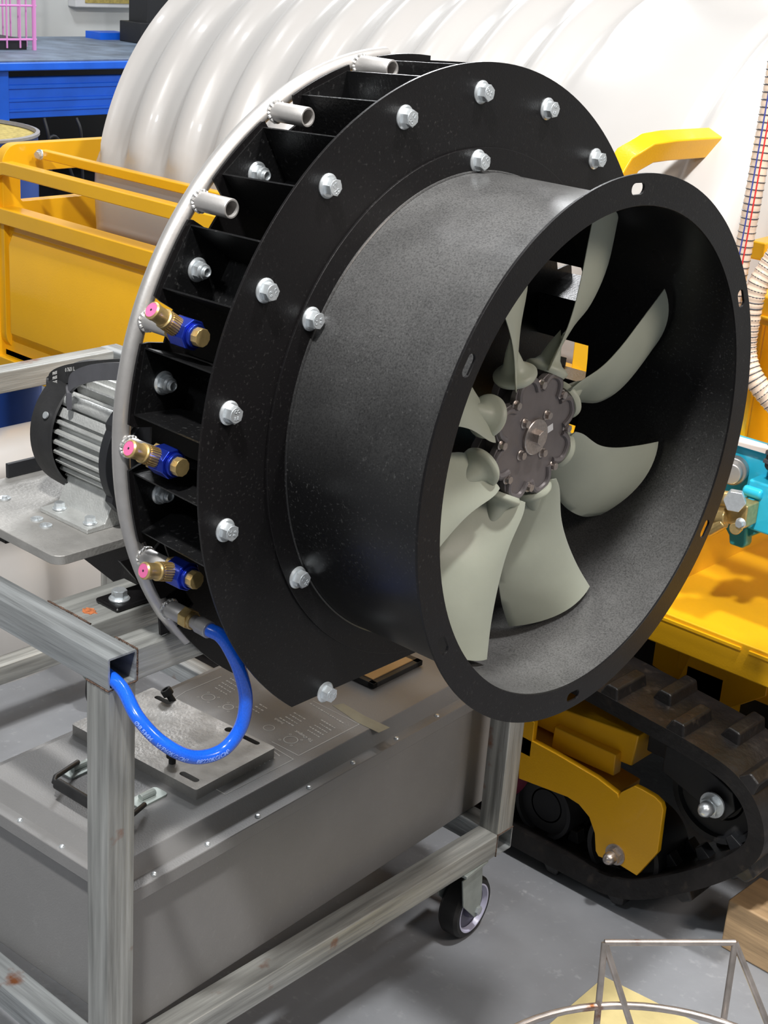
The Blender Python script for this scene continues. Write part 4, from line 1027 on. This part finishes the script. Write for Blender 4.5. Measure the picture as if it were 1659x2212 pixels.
ribbed('suction_hose', 'clear ribbed suction hose bending right in front of the yellow upright', [at(1700, 520, 'y', 1.22), at(1665, 570, 'y', 1.21), at(1634, 625, 'y', 1.20), at(1618, 700, 'y', 1.20), at(1612, 760, 'y', 1.20), at(1628, 815, 'y', 1.20), at(1668, 868, 'y', 1.21), at(1700, 900, 'y', 1.22)], .0165, (.08, 1.2, .1), stripes=False, pitch=.009)

# ------------------------------------------------------------------ background left: bench, drums, crate, column, picture
bench = thing('workshop_bench', 'blue steel workbench against the white wall, left of the tank', 'bench', (-3.7, 2.8, FZ))
mb = MB().box((-4.25, 1.6, .222), (-3.42, 3.55, .262)); build('bench_top', mb, 'benchtop', bench, bevel=.006)
mb = MB().box((-3.45, 1.6, .225), (-3.405, 3.55, .252)); build('top_trim', mb, 'bluepaint', bench, bevel=.004)
mb = MB().box((-3.50, 1.6, .052), (-3.47, 3.55, .195)); mb.box((-3.475, 1.6, .155), (-3.462, 3.55, .170)); mb.box((-3.475, 1.6, .11), (-3.464, 3.55, .122)); mb.box((-3.475, 1.6, .075), (-3.464, 3.55, .085)); build('bench_apron', mb, 'bluepaint', bench, bevel=.003)
for y in (2.18, 3.45, 1.62):
    for xx in (-3.52, -4.25): build('bench_leg', MB().box((xx, y, FZ), (xx + .07, y + .07, .22)), 'bluepaint', bench, bevel=.003)
mb = MB().box((-4.20, 1.6, -.30), (-3.6, 3.55, -.27)); mb.box((-4.22, 1.6, FZ), (-4.20, 3.55, .22)); build('bench_shelf', mb, 'steelblack', bench)
for k, (p, q, r2) in enumerate((((95, 255), (105, 300), (110, 330)), ((165, 255), (175, 290), (178, 330)), ((80, 340), (120, 295), (160, 330)))):
    pts = [at(*p, 'x', -3.35), at(*q, 'x', -3.33), at(*r2, 'x', -3.35) + Vector((0, 0, -.1))]
    o = build('hanging_cable', MB().tube(catmull(pts, 8), .006, n=8), 'steelblack'); tag(o, ['left dark cable hanging below the blue bench', 'right dark cable hanging below the blue bench', 'dark cable arched between two hanging cables under the bench'][k], 'cable', 'cables hanging under the bench')
def drum(x, y, ztop, r, label, name, lid):
    th = thing(name, label, 'drum', (x, y, FZ))
    h = ztop - FZ; mt = Matrix.Translation((x, y, FZ))
    mb = MB().lathe([(.0001, 0), (r, 0), (r, h * .33), (r + .008, h * .345), (r, h * .36), (r, h * .66), (r + .008, h * .675), (r, h * .69), (r, h - .01)], mt, n=56); build('drum_body', mb, 'bluedrum', th)
    mb = MB().lathe([(r, h - .012), (r + .006, h - .008), (r + .006, h), (r - .006, h + .002), (r - .008, h - .01)], mt, n=56); build('drum_rim', mb, 'alu', th)
    mb = MB().cyl(r - .006, h - .012, mt, n=48, h0=h - .03); build('drum_contents', mb, lid, th); return th
drum(-3.09, 1.74, .095, .305, 'blue drum full of ochre grit left of the yellow carrier', 'open_drum', 'yellowlid')
drum(-2.55, 1.42 + .12, -.14, .15, 'short blue drum standing behind the yellow tailgate window', 'blue_drum', 'bluedrum')
drum(-2.16, .86, -.12, .25, 'blue drum behind the trolley, between the motor and the floor tank', 'blue_drum', 'bluedrum')
cr = thing('wire_crate', 'pink wire crate standing on the left end of the blue bench', 'crate', (-3.8, 2.35, .262))
mb = MB()
for q in range(8):
    y = 2.14 + q * .058; mb.tube([(-3.72, y, .27), (-3.72, y, .75)], .0035, n=6)
for z in (.30, .42, .54, .66): mb.tube([(-3.72, 2.12, z), (-3.72, 2.56, z)], .004, n=6)
mb.tube([(-3.72, 2.55, .262), (-3.72, 2.55, .76)], .008, n=8)
for q in range(6): mb.tube([(-3.72 - q * .05, 2.55, .27), (-3.72 - q * .05, 2.55, .75)], .0035, n=6)
build('crate_wires', mb, 'pinkwire', cr)
mb = MB().box((-4.02, 2.14, .262), (-3.74, 2.53, .30)); build('crate_base', mb, 'steelblack', cr)
col = thing('steel_column', 'black steel upright on the bench between the white wall and the tank', 'column', (-4.0, 3.3, .26))
mb = MB().box((-4.05, 3.26, .262), (-3.93, 3.42, 1.2)); mb.box((-4.06, 3.22, .262), (-3.92, 3.45, .345)); build('column_post', mb, 'steelblack', col, bevel=.003)
o = build('blue_block', MB().box((-4.2, 3.15, .262), (-4.1, 3.3, .29)), 'bluepaint'); tag(o, 'small blue block on the bench top beside the black column', 'block')
pic = thing('wall_box', 'clear plastic box with papers on the white wall above the bench', 'box', (-4.45, 3.4, .40))
mb = MB().box((-4.498, 3.28, .365), (-4.44, 3.80, .62)); build('box_frame', mb, 'white', pic, bevel=.006)
mb = MB().box((-4.44, 3.33, .385), (-4.436, 3.62, .60)); build('paper', mb, 'yellowlid', pic)

# ------------------------------------------------------------------ bits at the floor
mb = MB().box((0, 0, 0), (.34, .10, .095), Matrix.Translation((.288, 1.045, FZ)) @ Matrix.Rotation(RD(-2), 4, 'Z'))
o = build('wood_block', mb, 'wood', bevel=.004); tag(o, 'brown wooden block on the floor in front of the rubber track', 'block')
cd = [at(1305, 2113, 'z', FZ), at(1100, 2290, 'z', FZ), at(1300, 2420, 'z', FZ), at(1560, 2240, 'z', FZ)]
mb = MB().prism([(p.x, p.y) for p in cd][::-1], FZ, FZ + .003)
o = build('cardboard_sheet', mb, 'card'); tag(o, 'yellow cardboard sheet on the floor under the wire stand', 'sheet')
ws = thing('wire_stand', 'bare steel rod stand with a ring and splayed legs in the lower right corner', 'stand', (.50, .42, FZ))
zt3 = -.40; A1, B1 = at(1306, 2036, 'z', zt3), at(1588, 2036, 'z', zt3)
R5 = .0042
def rod(p, q, nm='rod'): build(nm, MB().tube([p, q], R5, n=12), 'rodsteel', ws, smooth=60)
rod(A1, B1, 'top_rod')
out = (B1 - A1).cross(Vector((0, 0, 1))).normalized()
if out.dot(CAM_LOC - A1) < 0: out = -out
ringz = -.475
for p, pl, pr_ in ((A1, (1289, 2212), (1362, 2212)), (B1, (1562, 2212), (1658, 2212))):
    pa = at(*pl, 'z', ringz - .02); pb = at(*pr_, 'z', ringz - .02)
    for e in (pa, pb):
        d = (e - p); k5 = (FZ - p.z) / d.z; rod(p, p + d * k5, 'leg')
rc = [at(1130, 2212, 'z', ringz), at(1330, 2172, 'z', ringz), at(1570, 2212, 'z', ringz)]
# circle through three points
(ax, ay, _), (bx_, by_, _), (cx_, cy_, _) = rc
dd = 2 * (ax * (by_ - cy_) + bx_ * (cy_ - ay) + cx_ * (ay - by_))
ux = ((ax * ax + ay * ay) * (by_ - cy_) + (bx_ ** 2 + by_ ** 2) * (cy_ - ay) + (cx_ ** 2 + cy_ ** 2) * (ay - by_)) / dd
uy = ((ax * ax + ay * ay) * (cx_ - bx_) + (bx_ ** 2 + by_ ** 2) * (ax - cx_) + (cx_ ** 2 + cy_ ** 2) * (bx_ - ax)) / dd
rr5 = math.hypot(ax - ux, ay - uy)
build('ring_rod', MB().tube([(ux + rr5 * cos(2 * pi * i / 80), uy + rr5 * sin(2 * pi * i / 80), ringz) for i in range(80)], .005, n=12, closed=True), 'rodsteel', ws, smooth=60)
mw = thing('maroon_roller', 'dark maroon rubber roller behind the right trolley post', 'roller', (-.35, 1.2, FZ))
mb = MB().lathe([(.0001, 0), (.075, 0), (.085, .01), (.085, .05), (.075, .06), (.0001, .06)], frame((-.205, 1.05, -.60), (.25, -1, 0)), n=40)
mb.tube([(-.5, 1.10, -.40), (-.08, 1.10, -.42)], .014, n=12); build('roller_body', mb, 'maroon', mw)
